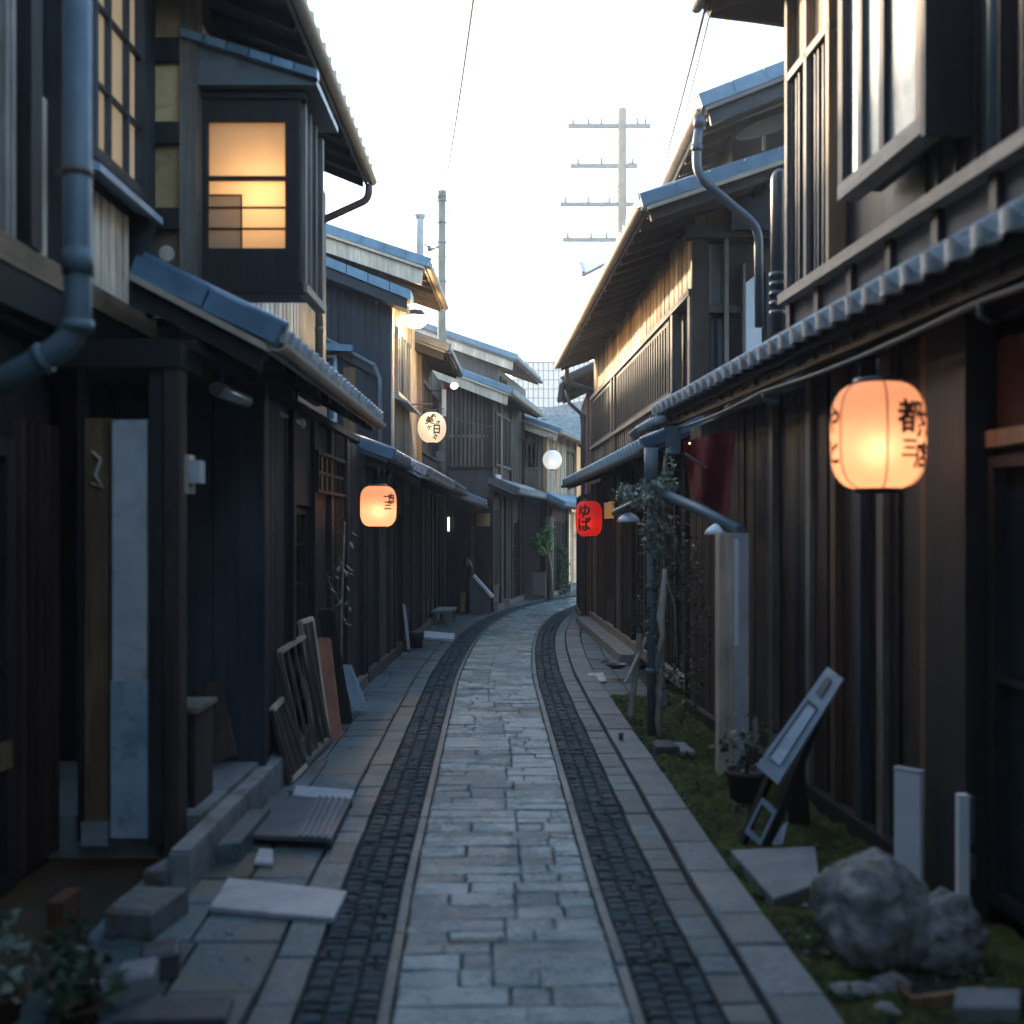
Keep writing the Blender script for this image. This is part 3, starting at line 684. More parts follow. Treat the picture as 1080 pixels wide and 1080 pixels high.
# near left downpipe
t = thing('downpipe', (-1.6, 4, 2.2), 'thick blue grey downpipe with an elbow, nearest on the left', 'downpipe')
Y = 4.1; a = pt(82, -60, Y); b = pt(82, 358, Y); c = pt(20, 400, Y); d = pt(-40, 425, Y)
m = MB(); m.tube([a, V((b.x, Y, b.z + .12))] + arc_pts(a, b, d, .11, 7) + [d], .048, 20, .5)
m.tube([pt(82, 262, Y), pt(82, 290, Y)], .055, 20, .6); m.tube([pt(82, 338, Y), pt(82, 350, Y)], .056, 20, .6)
q = (d - b).normalized(); m.tube([b + q * .13, b + q * .16], .056, 20, .6); m.build('pipe', 'gutter_metal', t)
m = MB(); m.beam(pt(82, 180, Y), pt(60, 182, Y + .9), .02, .02); m.tube([pt(82, 176, Y), pt(82, 186, Y)], .0515, 20, .5); m.build('bracket', 'gutter_copper', t)

# ---- house C: blue gable
FC = Frame((-1.62, 12.4), (-1.50, 18.0))
C = thing('wooden_house', (-1.6, 14, 0), 'two storey house with bright blue roof verges and a lamp under its eave', 'house')
s14 = 2.3
m = MB(); m.box(FC, .0, 5.55, -4.5, -.12, 0, 2.5, .3); m.box(FC, s14, 5.55, -4.5, -.07, 2.5, 4.75, .3); m.build('wall_core', 'black_wood', C)
GC = Frame((FC.p(s14, 0, 0).x, FC.p(s14, 0, 0).y), e=(-1, 0), out=(0, -1))
gtop = lambda a: 4.98 + .33 * max(0, a)
m = MB(); boards(m, GC, .06, 4.2, .02, 2.3, 5, .09, gap=.004, ztop=gtop, jit=.002, batten=.022); m.build('gable_boards', 'slate_wood', C)
one('corner_post', 'slate_wood', C, GC, -.01, .10, -.1, .05, 2.3, 4.78)
one('corner_post', 'cream_wood', C, FC, s14 - .02, s14 + .14, -.05, .03, 2.5, 4.8)
# diagonal rail with downpipe on the gable
m = MB(); m.prisms(GC, [(.15, 3.62), (.15, 3.74), (1.75, 4.62), (1.75, 4.50)], .03, .09, .4); m.build('rake_board', 'slate_wood', C)
m = MB(); p0 = GC.p(1.8, .12, 4.66); p1 = GC.p(.20, .12, 3.78); p2 = GC.p(.12, .10, 3.6); p3 = GC.p(.12, .10, 2.45)
pipe(m, [p0, p1] + arc_pts(p1, p2, p3, .05) + [p3], .026); m.build('wall_pipe', 'gutter_metal', C)
# side window & brown panel on the gable
o = window(C, GC, .68, .98, 3.05, 3.92, .06, 'pale_blue', 'blue_glass', nv=1, nh=1, fw=.04)
m = MB(); m.prisms(GC, [(.46, 3.94), (.46, 4.02), (1.5, 4.10), (1.5, 3.98)], .02, .22, .5); m.build('window_hood', 'blue_tile', C)
one('panel', 'ochre_wood', C, GC, .44, .60, .02, .07, 2.5, 3.75)
# facade
m = MB(); boards(m, FC, s14 + .14, 5.5, .0, 2.5, 4.75, .11, batten=.02); m.build('facade_boards', 'cream_wood', C)
window(C, FC, s14 + .3, s14 + 1.9, 3.45, 4.35, .05, 'cream_wood', 'dark_glass', nv=0, fw=.05, pitch=.34, slat_mat='slate_wood')
m = MB(); m.prism(FC, [(.02, 3.40), (.2, 3.33), (.2, 3.36), (.02, 3.44)], s14 + .25, s14 + 2.0); m.build('window_sill', 'pale_blue', C)
m = MB(); boards(m, FC, s14 + .3, s14 + 1.9, .025, 2.6, 3.38, .07, gap=.02); m.build('lower_panel', 'grey_wood', C)
roof(C, FC, s14 - .35, s14 + 2.3, .48, 4.97, -3.4, 6.30, fascia='cream_wood_y', under='brown_wood', gut='gutter_cream', vth=.08, bm='cream_wood', bh=.22)

# lower side roof strip on the gable
SR = Frame((GC.p(-.28, .02, 0).x, GC.p(0, .02, 0).y), e=(-1, 0), out=(0, -1))
m = MB()
for i in range(11):
    a, b = i * .27 - .02, (i + 1) * .27 - .03; z = 4.56 + .40 * a
    m.prisms(SR, [(a, z), (a, z + .12), (b, z + .12 + .104), (b, z + .104)], .0, .42, R.uniform(.3, .7))
m.build('side_roof_tiles', 'blue_tile', C)
m = MB(); m.prisms(SR, [(.03, 4.44), (.03, 4.565), (2.9, 5.71), (2.9, 5.55)], .02, .38, .2); m.build('side_roof_boards', 'slate_wood', C)
# ground floor
ground_front(C, FC, 0.05, 5.5, .02, 2.35, [('black', .8), ('grey', .8), ('grey', .5), ('door', .8), ('lattice', 1.0), ('brown', .8)])
G3 = Frame((-1.62, 12.4), e=(-1, 0), out=(0, -1)); m = MB(); boards(m, G3, 0, .7, .0, 0, 2.45, .2); m.build('end_wall', 'slate_wood', C)
roof(C, FC, -.2, s14 - .1, .30, 2.42, -.55, 2.74, tile='dark_tile', gut='gutter_dark', pname='pent_roof', vth=.08)
roof(C, FC, s14 - .9, 5.7, .50, 2.32, -.05, 2.62, tile='grey_tile', gut='gutter_silver', pname='pent_roof', vm='gutter_silver', fascia='cream_wood_y', under='brown_wood', vth=.06)
# chimney pipe on roof C
t = thing('vent_pipe', (-1.28, 16.0, 4.9), 'white round vent pipe with a flared cap above the blue roof', 'vent pipe')
t.location = (0, 0, 0); WORLD[t] = V((0, 0, 0)); c = pt(443, 283, 16.3)
m = MB(); m.lathe(c, [(.055, -.35), (.055, .68), (.055, .70)], 20, .5); m.build('pipe', 'white_paint', t)
m = MB(); m.lathe(c + V((0, 0, .70)), [(.058, 0), (.062, .02), (.085, .05), (.085, .065), (.03, .07)], 20, .5); m.build('cap', 'white_paint', t)
# lamp under the eave
t = thing('eave_lamp', FC.p(s14 + 1.0, .2, 4.5), 'bright yellow floodlight on an arm under the eave of the blue roofed house', 'lamp')
c = pt(438, 334, 15.4)
m = MB(); m.lathe(c, [(.03, .10), (.10, .085), (.165, .0), (.17, -.02)], 20, .5); m.build('shade', 'grey_wood', t)
m = MB(); m.lathe(c, [(.001, -.16), (.09, -.14), (.15, -.09), (.172, -.022), (.165, .0)], 20, .5); m.build('bulb', 'lamp_yellow', t)
m = MB(); m.tube([c + V((0, 0, .08)), c + V((-.15, -.2, .05)), c + V((-.42, -.9, .02))], .02, 8, .5); m.build('arm', 'gutter_dark', t)
def point(loc, e, col, r=.04):
    L = bpy.data.lights.new('bulb_light', 'POINT'); L.energy = e; L.color = col; L.shadow_soft_size = r
    o = bpy.data.objects.new('bulb_light', L); o.location = loc; COL.objects.link(o); return o
EAVE_LAMP = c
point(V((bx - .24, by0 + .27, 3.76)), 1.75, (1, .71, .46), .10).name = 'bay_window_bulb'

# ---- house D
FD = Frame((-1.47, 18.06), (-1.38, 22.4))
D = thing('wooden_house', (-1.45, 20, 0), 'narrow dark house with low grey eave beside the round lettered lantern', 'house')
m = MB(); m.box(FD, 0, 4.3, -4, -.13, 0, 2.5, .3); m.box(FD, 0, 4.3, -4, -.07, 2.5, 4.6, .3); m.build('wall_core', 'black_wood', D)
one('corner_post', 'tan_wood', D, FD, .0, .16, -.05, .03, 2.5, 4.5)
window(D, FD, .25, 1.6, 2.9, 4.1, .02, 'grey_wood', 'dark_glass', nv=2, nh=1)
window(D, FD, 1.75, 3.1, 2.9, 4.1, .02, 'black_wood', 'blue_glass', nv=2, nh=1)
m = MB(); boards(m, FD, .16, 4.2, .0, 2.5, 2.88, .12); m.build('wall_boards', 'brown_wood', D); m = MB(); boards(m, FD, .16, 4.2, .0, 4.12, 4.5, .12); m.build('wall_boards', 'brown_wood', D)
roof(D, FD, -.55, 2.2, .46, 4.40, -2.2, 5.4, tile='dark_tile', vm='dark_tile', gut='gutter_dark', fascia='brown_wood_y')
ground_front(D, FD, .05, 4.2, .02, 2.3, [('grey', .7), ('lattice', 1), ('black', .8), ('door', .9), ('black', .6)])
roof(D, FD, .2, 3.0, .5, 2.3, -.05, 2.5, tile='dark_tile', vm='dark_tile', pname='pent_roof')
m = MB()
for k in (0, .2): m.box(FD, 1.9, 2.05, .02, .12, 2.55 - k * 1.3, 2.7 - k * 1.3)
t = thing('meter_box', (-1.4, 20, 2.6), 'small pale electric meter box on the dark wall beside the round lettered lantern', 'meter box')
MB().box(FD, 3.0, 3.2, .0, .12, 2.92, 3.1).build('case', 'gutter_metal', t); MB().box(FD, 3.04, 3.16, .121, .135, 2.95, 3.06).build('dial_cover', 'frosted_glass', t)

# ---- house E : slatted gable
FE = Frame((-.42, 22.8), (.26, 27.0))
E = thing('wooden_house', (-.4, 23, 0), 'house with a tall dark slatted gable facing down the lane and cream bargeboards', 'house')
m = MB(); m.box(FE, .05, 4.2, -5, -.13, 0, 2.5, .3); m.box(FE, .05, 4.2, -5, -.07, 2.5, 4.5, .3)
m.build('wall_core', 'black_wood', E)
GE = Frame((-.42, 22.8), e=(-1, 0), out=(0, -1))
et = lambda a: 4.42 + .36 * max(0, a)
m = MB(); m.box(GE, -.02, 2.6, -.04, -.02, 2.4, 4.45, .3); m.build('gable_backing', 'black_wood', E)
m = MB(); boards(m, GE, -.02, 2.6, .012, 2.9, 4.3, .085, gap=.028, jit=.001, ztop=et); m.box(GE, -.02, 2.6, -.018, .0, 3.5, 3.56); m.build('gable_slats', 'grey_wood', E)
m = MB(); hboards(m, GE, -.04, 2.6, .03, 2.3, 2.87, .14); m.build('gable_base_boards', 'slate_wood', E)
m = MB(); m.box(GE, -.05, 2.6, -.05, .06, 2.86, 2.91); m.box(GE, -.05, 2.6, -.05, .06, 2.24, 2.3); m.build('gable_rail', 'brown_wood', E)
m = MB(); boards(m, GE, -.05, 2.6, .0, 0, 2.24, .2); m.build('end_wall', 'black_wood', E)
for s, mt in ((0, 'brown_wood'), (.95, 'tan_wood'), (2.3, 'brown_wood'), (4.15, 'black_wood')): one('post', mt, E, FE, s - .04, s + .1, -.05, .05, 2.3, 4.45)
window(E, FE, .35, .92, 2.95, 4.05, .03, 'grey_wood', 'blue_glass', nv=1)
window(E, FE, 1.1, 2.2, 2.95, 4.05, .03, 'grey_wood', 'blue_glass', nv=3)
m = MB(); boards(m, FE, .1, 4.15, .0, 2.4, 4.45, .12); m.build('facade_boards', 'brown_wood', E)
one('white_vent', 'white_board', E, FE, .35, .85, .02, .06, 2.45, 2.78)
roof(E, FE, -.5, 3.9, .45, 4.30, -2.6, 5.5, fascia='cream_wood_y', vm='blue_tile', gut='gutter_cream', under='brown_wood', bm='cream_wood', bh=.22, vth=.08)
m = MB(); m.prisms(GE, [(-.25, 4.36), (-.2, 4.48), (2.4, 5.42), (2.4, 5.18)], .03, .12, .5); m.build('gable_fascia', 'cream_wood', E)
# set back upper roof
FE2 = Frame((-.30, 24.3), (.35, 28.3)); m = MB(); m.box(FE2, 0, 4, -4, 0, 4.3, 5.1, .4); m.build('upper_wall', 'grey_wood', E)
window(E, FE2, .2, .9, 4.5, 4.95, .03, 'brown_wood', 'dark_glass', nv=1)
roof(E, FE2, -.3, 3.5, .40, 5.22, -2.4, 6.25, fascia='cream_wood_y', vm='blue_tile', under='brown_wood', pname='upper_roof', bm='cream_wood', bh=.22, vth=.08)
GE2 = Frame((-.30, 24.3), e=(-1, 0), out=(0, -1)); m = MB(); m.prisms(GE2, [(0, 4.3), (0, 5.25), (2.3, 6.15), (2.3, 4.3)], .0, .03, .5); m.build('upper_gable', 'grey_wood', E)
ground_front(E, FE, .05, 4.15, .02, 2.35, [('lattice', .8), ('black', .5), ('grey', .7), ('door', .9), ('brown', .5)])
roof(E, FE, .0, 4.3, .5, 2.38, -.05, 2.62, tile='grey_tile', vm='dark_tile', pname='pent_roof', fascia='brown_wood_y', gut='gutter_metal')
# little tiled roof over the side door
roof(E, Frame((-.95, 21.7), e=(0, 1), out=(1, 0)), 0, 1.0, .38, 2.10, -.35, 2.42, tile='grey_tile', vm='blue_tile', pname='porch_roof')
one('porch_post', 'grey_wood', E, GE, .33, .39, .35, .41, .02, 2.2)
o = one('porch_post', 'brown_wood', E, GE, .50, .60, .25, .33, .02, 2.0); one('worn_foot', 'ochre_wood', o, GE, .497, .603, .247, .333, .02, .42)
MB().box(GE, .02, .30, .03, .06, 1.72, 1.98).build('paper_panel', 'old_paper', E)
window(E, GE, .72, 1.3, .1, 1.95, .03, 'black_wood', 'dark_glass', nv=1, nh=2, name='door')
MB().box(GE, .83, .86, .08, .12, 1.62, 1.9).build('strip_lamp', 'lamp_white', E)

# ---- house F
FF = Frame((.80, 27.3), (2.2, 33.0))
Fh = thing('wooden_house', (.9, 27.5, 0), 'far tan fronted house on the bend with a teal pent roof and climbing greenery', 'house')
m = MB(); m.box(FF, 0.02, 3.9, -5, -.1, 0, 4.2, .4); m.build('wall_core', 'plaster_grey', Fh)
GF = Frame((.80, 27.3), e=(-1, 0), out=(0, -1))
m = MB(); m.box(GF, -.0, 1.2, -.05, .0, 2.4, 4.3, .4); boards(m, GF, .0, 1.2, .012, 2.4, 3.1, .1); m.build('end_wall', 'grey_wood', Fh)
window(Fh, GF, .12, .66, 3.08, 3.75, .04, 'grey_wood', 'frosted_glass', nv=4, nh=0, fw=.05)
m = MB(); m.prisms(GF, [(-.35, 4.02), (-.35, 4.10), (1.3, 4.75), (1.3, 4.35), (0.1, 3.88)], .02, .10, .5); m.build('gable_fascia', 'cream_wood', Fh)
m = MB(); boards(m, FF, 0, 3.85, .0, 2.4, 4.05, .14, batten=.03); m.build('facade_boards', 'cream_wood', Fh)
for s in (0, 1.2, 2.3, 3.8): one('post', 'tan_wood', Fh, FF, s - .06, s + .06, -.04, .05, 2.4, 4.05)
window(Fh, FF, 2.5, 3.5, 2.9, 3.7, .03, 'brown_wood', 'dark_glass', nv=2)
roof(Fh, FF, -.5, 4.1, .42, 3.92, -2.4, 4.95, fascia='cream_wood_y', vm='blue_tile', gut='gutter_cream', under='tan_wood', bm='cream_wood', bh=.2, vth=.07)
ground_front(Fh, FF, .05, 2.6, .02, 2.3, [('brown', .9), ('grey', .6), ('door', .9)])
window(Fh, FF, 2.72, 3.2, .2, 2.1, .03, 'cream_wood', 'end_shop', nv=0, nh=2, name='shop_window', fw=.06)
window(Fh, FF, 3.25, 3.8, .2, 2.1, .03, 'cream_wood', 'end_shop', nv=1, nh=2, name='shop_window', fw=.06)
MB().box(FF, 2.65, 3.85, .0, .10, 0, .19).build('shop_step', 'concrete', Fh)
roof(Fh, FF, -.4, 4.1, .5, 2.20, -.05, 2.46, tile='blue_tile', vm='blue_tile', pname='pent_roof', fascia='tan_wood_y', gut='gutter_metal')
m = MB(); m.box(FF, .3, 1.4, .05, .09, 1.85, 2.15); m.build('signboard', 'clay', Fh)
# ---- house G closing the lane
FG = Frame((1.2, 37.2), e=(1, 0), out=(0, -1))
G_h = thing('wooden_house', (2, 37.5, 0), 'pale lit house closing the view at the end of the lane', 'house')
m = MB(); m.box(FG, -4, 12, -5, 0, 0, 4.6, .5); m.build('wall', 'plaster_cream', G_h)
for s in (.15, .85, 1.5, 2.4): one('post', 'cream_wood', G_h, FG, s - .06, s + .06, .0, .08, 0, 2.5)
window(G_h, FG, .2, .8, .3, 2.0, .05, 'grey_wood', 'end_shop', nv=1, nh=2, name='shop_window'); window(G_h, FG, 1.0, 1.4, .1, 2.1, .05, 'grey_wood', 'frosted_glass', nv=1, name='door')
window(G_h, FG, .3, 1.2, 2.9, 3.8, .05, 'brown_wood', 'dark_glass', nv=2)
m = MB(); m.prisms(FG, [(-4.5, 4.6), (4, 6.4), (12.5, 4.6)], -5, .5, .5); m.build('roof', 'grey_tile', G_h)
# fill-in house on the outer left side of the bend, beyond F
FH = Frame((1.9, 31.4), (7.5, 35.6)); Hh = thing('wooden_house', (2.4, 33.3, 0), 'last tan boarded house on the outside of the bend', 'house')
m = MB(); m.box(FH, 0, 5.9, -4, -.03, 0, 4.1, .5); m.build('wall', 'plaster_cream', Hh)
m = MB(); boards(m, FH, 0, 5.9, .0, .02, 4.05, .16); m.build('wall_boards', 'tan_wood', Hh)
roof(Hh, FH, -.3, 6.1, .4, 4.0, -2.4, 5.0, pitch=.3, gcap=False)

# ================================================================== RIGHT HOUSES
FR = Frame((2.16, 2.5), (1.82, 7.7), side=-1); LR = FR.L
R1 = thing('wooden_house', (2.0, 6, 0), 'nearest dark house on the right, bright glazed bay above round eave tiles', 'house')
E1 = FR.su(835)     # far end of upper floor
m = MB(); m.box(FR, -6, E1 - .02, -3.2, -.07, 2.6, 5.45, .3); m.build('upper_wall', 'black_wood', R1)
m = MB(); m.box(FR, -6, 8.0, -3.2, -.14, 0, 2.7, .2); m.build('lower_core', 'black_wood', R1)
# lower panels under the rail
m = MB(); m.box(FR, -6, E1, -.06, .0, 2.85, 3.16, .5); m.build('plaster_panels', 'plaster_grey', R1)
k = 0; s = E1 - .02
while s > -2:
    one('post', 'brown_wood' if k % 2 else 'black_wood', R1, FR, s - .04, s + .03, -.05, .035, 2.82, 3.16); s -= .55; k += 1
m = MB(); m.box(FR, -6, E1 + .02, -.05, .09, 3.16, 3.225); m.build('rail', 'grey_wood_y', R1)
# upper wall finishes
sA = FR.su(883)
m = MB(); boards(m, FR, FR.su(855), E1 - .03, .0, 3.23, 4.60, .075, gap=.008, batten=.016); boards(m, FR, FR.su(876), FR.su(858), .0, 3.23, 4.60, .075, gap=.008, batten=.016); m.build('wall_slats', 'slate_wood', R1)
for u, mt in ((836.5, 'grey_wood'), (857, 'grey_wood'), (881, 'tan_wood')):
    s = FR.su(u); one('post', mt, R1, FR, s - .024, s + .024, -.05, .05, 3.226, 5.3)
m = MB(); m.box(FR, sA, E1 - .03, -.05, .05, 4.60, 4.65); m.build('upper_rail', 'grey_wood_y', R1)
m = MB(); boards(m, FR, sA + .04, E1 - .05, -.01, 4.66, 5.3, .3); m.build('upper_boards', 'tan_wood', R1)
m = MB(); boards(m, FR, -6, FR.su(978), .0, 3.23, 5.3, .2, batten=.03); m.build('wall_boards', 'black_wood', R1)
# protruding glazed bay
b0, b1 = FR.su(976, .2), FR.su(886, .2)
by = MB(); by.box(FR, b0 + .03, b1 - .01, -.02, .15, 3.47, 5.3, .2); bo = by.build('bay_window', 'black_wood', R1)
bo['label'] = 'projecting bay with pale frosted panes'
f = MB(); f.box(FR, b0 + .012, b1, .10, .215, 3.42, 3.50); f.build('sill', 'grey_wood_y', bo)
f = MB(); f.box(FR, b0 - .03, b0 + .01, -.02, .215, 3.40, 5.3, .2); f.build('side_board', 'black_wood', bo)
for s, mt in ((b0 + .042, 'tan_wood'), (b0 + .46, 'black_wood'), (b0 + .74, 'grey_wood'), (b1 - .04, 'grey_wood')):
    f = MB(); f.box(FR, s - .03, s + .03, .12, .215, 3.502, 5.3); f.build('mullion', mt, bo)
for a, b in ((b0 + .07, b0 + .43), (b0 + .49, b0 + .71), (b0 + .77, b1 - .20)):
    f = MB(); f.box(FR, a, b, .17, .185, 3.50, 5.28); f.build('pane', 'frosted_glass', bo)
f = MB(); f.box(FR, b1 - .2, b1 - .07, .17, .185, 3.5, 5.28); f.build('pane', 'dark_glass', bo)
# dark window and pipes right of the bay
window(R1, FR, FR.su(1012), FR.su(998), 3.95, 5.2, .03, 'gutter_metal', 'blue_glass', fw=.035)
one('post', 'brown_wood', R1, FR, FR.su(1068) - .03, FR.su(1068) + .03, -.04, .07, 3.226, 5.3)
t = thing('downpipe', (2.0, 4.6, 3.2), 'blue grey downpipe on the dark upper wall at the right edge', 'downpipe')
c = FR.p(FR.su(1053, .05), .06, 0); m = MB(); pipe(m, [V((c.x, c.y, 3.24)), V((c.x, c.y, 5.3))], .034); m.build('pipe', 'gutter_metal', t)
roof(R1, FR, -6, E1 + .5, .46, 5.32, -2.4, 6.4, fascia='black_wood_y', under='black_wood', verge=False, vm='dark_tile', pitch=.24)
m = MB(); m.prism(FR, [(.42, 5.27), (.50, 5.38), (-2.4, 6.5), (-2.4, 5.9), (-.25, 5.20), (.1, 5.24)], E1 + .49, E1 + .54, .3); m.build('end_bargeboard', 'black_wood', R1)
# pent roof with round caps
roof(R1, FR, -2.5, 8.05, .27, 2.70, -.02, 2.90, tile='grey_tile', fascia='black_wood_y', gut=None, pname='pent_roof', pitch=.215, verge=False, rafter=.3)
m = MB(); m.prism(FR, [(.20, 2.60), (.24, 2.60), (.24, 2.69), (.20, 2.69)], -2.5, 8.0); m.build('eave_board', 'black_wood_y', R1)
t = thing('cable_run', (1.6, 7, 2.5), 'grey cable sagging along under the round eave tiles', 'cable')
m = MB(); pts = []
for i in range(25):
    a = -1.0 + 8.8 * i / 24; pts.append(FR.p(a, .22, 2.575 - .028 * math.sin(math.pi * ((i % 8) / 8))))
m.tube(pts, .013, 8, .5); m.build('cable', 'gutter_metal', t)
m = MB()
for i in (8, 16): p = pts[i]; m.tube([p, p + V((.0, .0, -.05)), p + V((.05, .03, -.07)), p + V((.10, .05, -.06))], .012, 8, .5)
m.build('hook', 'gutter_metal', t)
# ground floor boards, varied browns, x = wall
gm = {'g': 'grey_wood', 'b': 'brown_wood', 'k': 'black_wood', 'r': 'red_wood', 't': 'ochre_wood', 's': 'slate_wood'}
sN = FR.su(985); edges = [(985, 't'), (972, 'b'), (962, 'b'), (948, 'k'), (938, 'g'), (925, 'r'), (915, 's'), (902, 'r'), (886, 't'), (874, 'r'), (860, 'g'), (850, 'k'), (838, 'b'), (828, 'r'), (820, 'g'), (812, 'b'), (800, 'k'), (792, 'b'), (784, 'r')]
per = {}
for i, (u, k) in enumerate(edges):
    a = FR.su(u); b = FR.su(edges[i + 1][0]) if i + 1 < len(edges) else 8.0
    mb = MB(); sd = {'g': .035, 't': .03, 's': .04}.get(k, .0)
    if sd: w_ = min((b - a), .085); mb.box(FR, a, a + w_, -.06, sd, .1, 2.60); MB().box(FR, a + w_ + .003, b - .004, -.06, -.012, .1, 2.6).build('wall_board', 'black_wood', R1)
    else: boards(mb, FR, a, b, R.uniform(-.015, .008), .1, 2.6, .13, gap=.008, th=.04)
    mb.build('batten' if sd else 'wall_board', gm[k], R1)
one('sill_beam', 'black_wood_y', R1, FR, sN, 8.0, -.06, .06, .0, .115)
one('post', 'black_wood', R1, FR, sN - .42, sN - .02, -.1, .05, 0, 2.62)
# dark doorway nearer, with an orange-lit transom
one('transom_panel', 'interior_orange', R1, FR, 1.2, sN - .46, -.10, -.07, 2.12, 2.5)
one('transom_rail', 'ochre_wood', R1, FR, 1.2, sN - .46, -.09, -.02, 2.04, 2.11)
window(R1, FR, .9, sN - .46, .1, 2.0, -.05, 'black_wood', 'dark_glass', nv=3, nh=1, name='door')
m = MB(); boards(m, FR, -6, .9, -.02, .0, 2.6, .2); m.build('wall_boards', 'black_wood', R1)
# far corner end of the pent roof: ridge cap and hopper
t = thing('rain_hopper', FR.p(8.1, .2, 2.5), 'teal grey gutter end box at the corner of the round tiled eave', 'gutter')
ca = pt(709, 462, 10.0); m = MB(); m.box(WF, ca.x - .05, ca.x + .06, 9.9, 10.05, ca.z - .14, ca.z + .10, .5); m.build('hopper', 'gutter_metal', t)
a = pt(703, 443, 10.0); b = pt(672, 456, 10.0); m = MB()
for i in range(6):
    q = V((0, .1 * i, 0)); m.tube([a + q, a.lerp(b, .5) + q + V((0, 0, .03)), b + q], .045, 8)
m.build('end_tiles', 'grey_tile', t)

# ---- downpipe with the brace, lamps and ivy in front of the gap
t = thing('downpipe', (1.13, 9.2, 0), 'tall grey downpipe standing at the mossy kerb, wrapped in pale ivy', 'downpipe')
m = MB(); px = 1.125; py = 9.2
m.tube([(px, py, 0), (px, py, 2.02)], .034, 14, .5)
m.tube([(px, py, 2.0), (px, py, 2.34)], .056, 14, .6)
m.tube([(px, py, .52), (px, py, .56)], .045, 14, .5); m.tube([(px, py, 1.20), (px, py, 1.24)], .045, 14, .5); m.tube([(px, py, 1.52), (px, py, 1.55)], .045, 14, .5)
m.build('pipe', 'gutter_metal', t)
m = MB(); m.tube([pt(690, 517, 9.2), pt(735, 536, 8.6), pt(781, 560, 7.9)], .042, 12, .5); m.build('brace_pipe', 'gutter_metal', t)
m = MB(); m.tube([pt(684, 524, 9.2), pt(648, 541, 9.9)], .030, 12, .5); m.build('side_arm', 'gutter_metal', t)
def lamp_head(name, c, r, label):
    t = thing(name, c, label, 'lamp shade', 'lamp shades on the pipe brace')
    m = MB(); m.lathe(c, [(.02, r * .75), (r * .45, r * .62), (r * .85, r * .3), (r, 0), (r * .96, -.006), (r * .8, .0)], 20, .5); m.build('shade', 'white_board', t)
    m = MB(); m.lathe(V(c) + V((0, 0, .0)), [(.001, -.03), (.03, -.025), (.04, 0.01)], 14, .5); m.build('bulb', 'frosted_glass', t)
    m = MB(); m.tube([V(c) + V((0, 0, r * .7)), V(c) + V((0, 0, r * .7 + .05))], .014, 8, .5); m.build('stem', 'gutter_metal', t)
lamp_head('lamp_shade', pt(757, 563, 8.2), .098, 'pale round lamp shade above the white pillar')
lamp_head('lamp_shade', pt(663, 550, 9.7), .10, 'pale round lamp shade left of the ivy covered pipe')
iv = thing('ivy_plant', (1.16, 9.2, 0), 'pale leafed ivy hanging from the pipe brace and climbing the downpipe', 'plant')
m = MB()
leafmb(m, pt(680, 522, 9.1), .16, 420, .05, .3, (1.6, 1, .75)); leafmb(m, pt(700, 512, 9.1), .12, 160, .05, .3); leafmb(m, pt(690, 560, 9.1), .13, 240, .045, .4, (.8, .8, 1.6))
leafmb(m, pt(706, 490, 9.2), .08, 50, .04, .3, (.6, .6, 2)); leafmb(m, pt(712, 545, 9.0), .13, 40, .04, .5)
m.build('leaves', 'leaf_ivy', iv)
m = MB()
leafmb(m, pt(697, 610, 9.1), .12, 90, .042, .3, (.7, .7, 2.4)); leafmb(m, pt(690, 655, 9.1), .10, 60, .04, .3, (1, 1, 1.5)); leafmb(m, pt(712, 660, 9.0), .25, 60, .035, .3, (.6, .6, 1.4)); leafmb(m, pt(650, 527, 9.4), .08, 20, .04)
leafmb(m, pt(722, 600, 9.15), .22, 260, .04, .4, (.8, .5, 1.5)); leafmb(m, pt(716, 720, 9.15), .2, 260, .04, .4, (1, .5, 1.7)); leafmb(m, pt(735, 660, 9.1), .14, 120, .04, .4, (1, .5, 2)); leafmb(m, pt(672, 640, 9.5), .10, 60, .035, .4, (.8, .5, 2.6)); m.build('leaves', 'leaf', iv)
m = MB()
st = [pt(702, 480, 9.2), pt(698, 520, 9.2), pt(703, 570, 9.2), pt(696, 620, 9.15), pt(700, 680, 9.1), pt(694, 760, 9.1), pt(697, 786, 9.1)]
m.tube(st, [.012, .014, .014, .018, .022, .026, .03], 8); m.tube([pt(690, 528, 9.2), pt(706, 545, 9.1), pt(718, 600, 9.0)], .007, 6)
m.tube([pt(700, 600, 9.12), pt(712, 640, 9.0), pt(714, 700, 9.0)], .006, 6); m.build('stem', 'bark', iv)
for i, (u, v) in enumerate(((687, 552), (688, 560), (685, 545))):
    c = pt(u, v, 9.0); tag(MB().lathe(c, [(.001, -.022), (.016, -.015), (.022, 0), (.016, .015), (.001, .022)], 12).build('glass_float', 'frosted_glass'), ['round pale bulb hanging in the ivy, middle of three', 'round pale bulb hanging in the ivy, lowest of three', 'round pale bulb hanging in the ivy, topmost of three'][i], 'ornament', 'pale bulbs in the ivy')
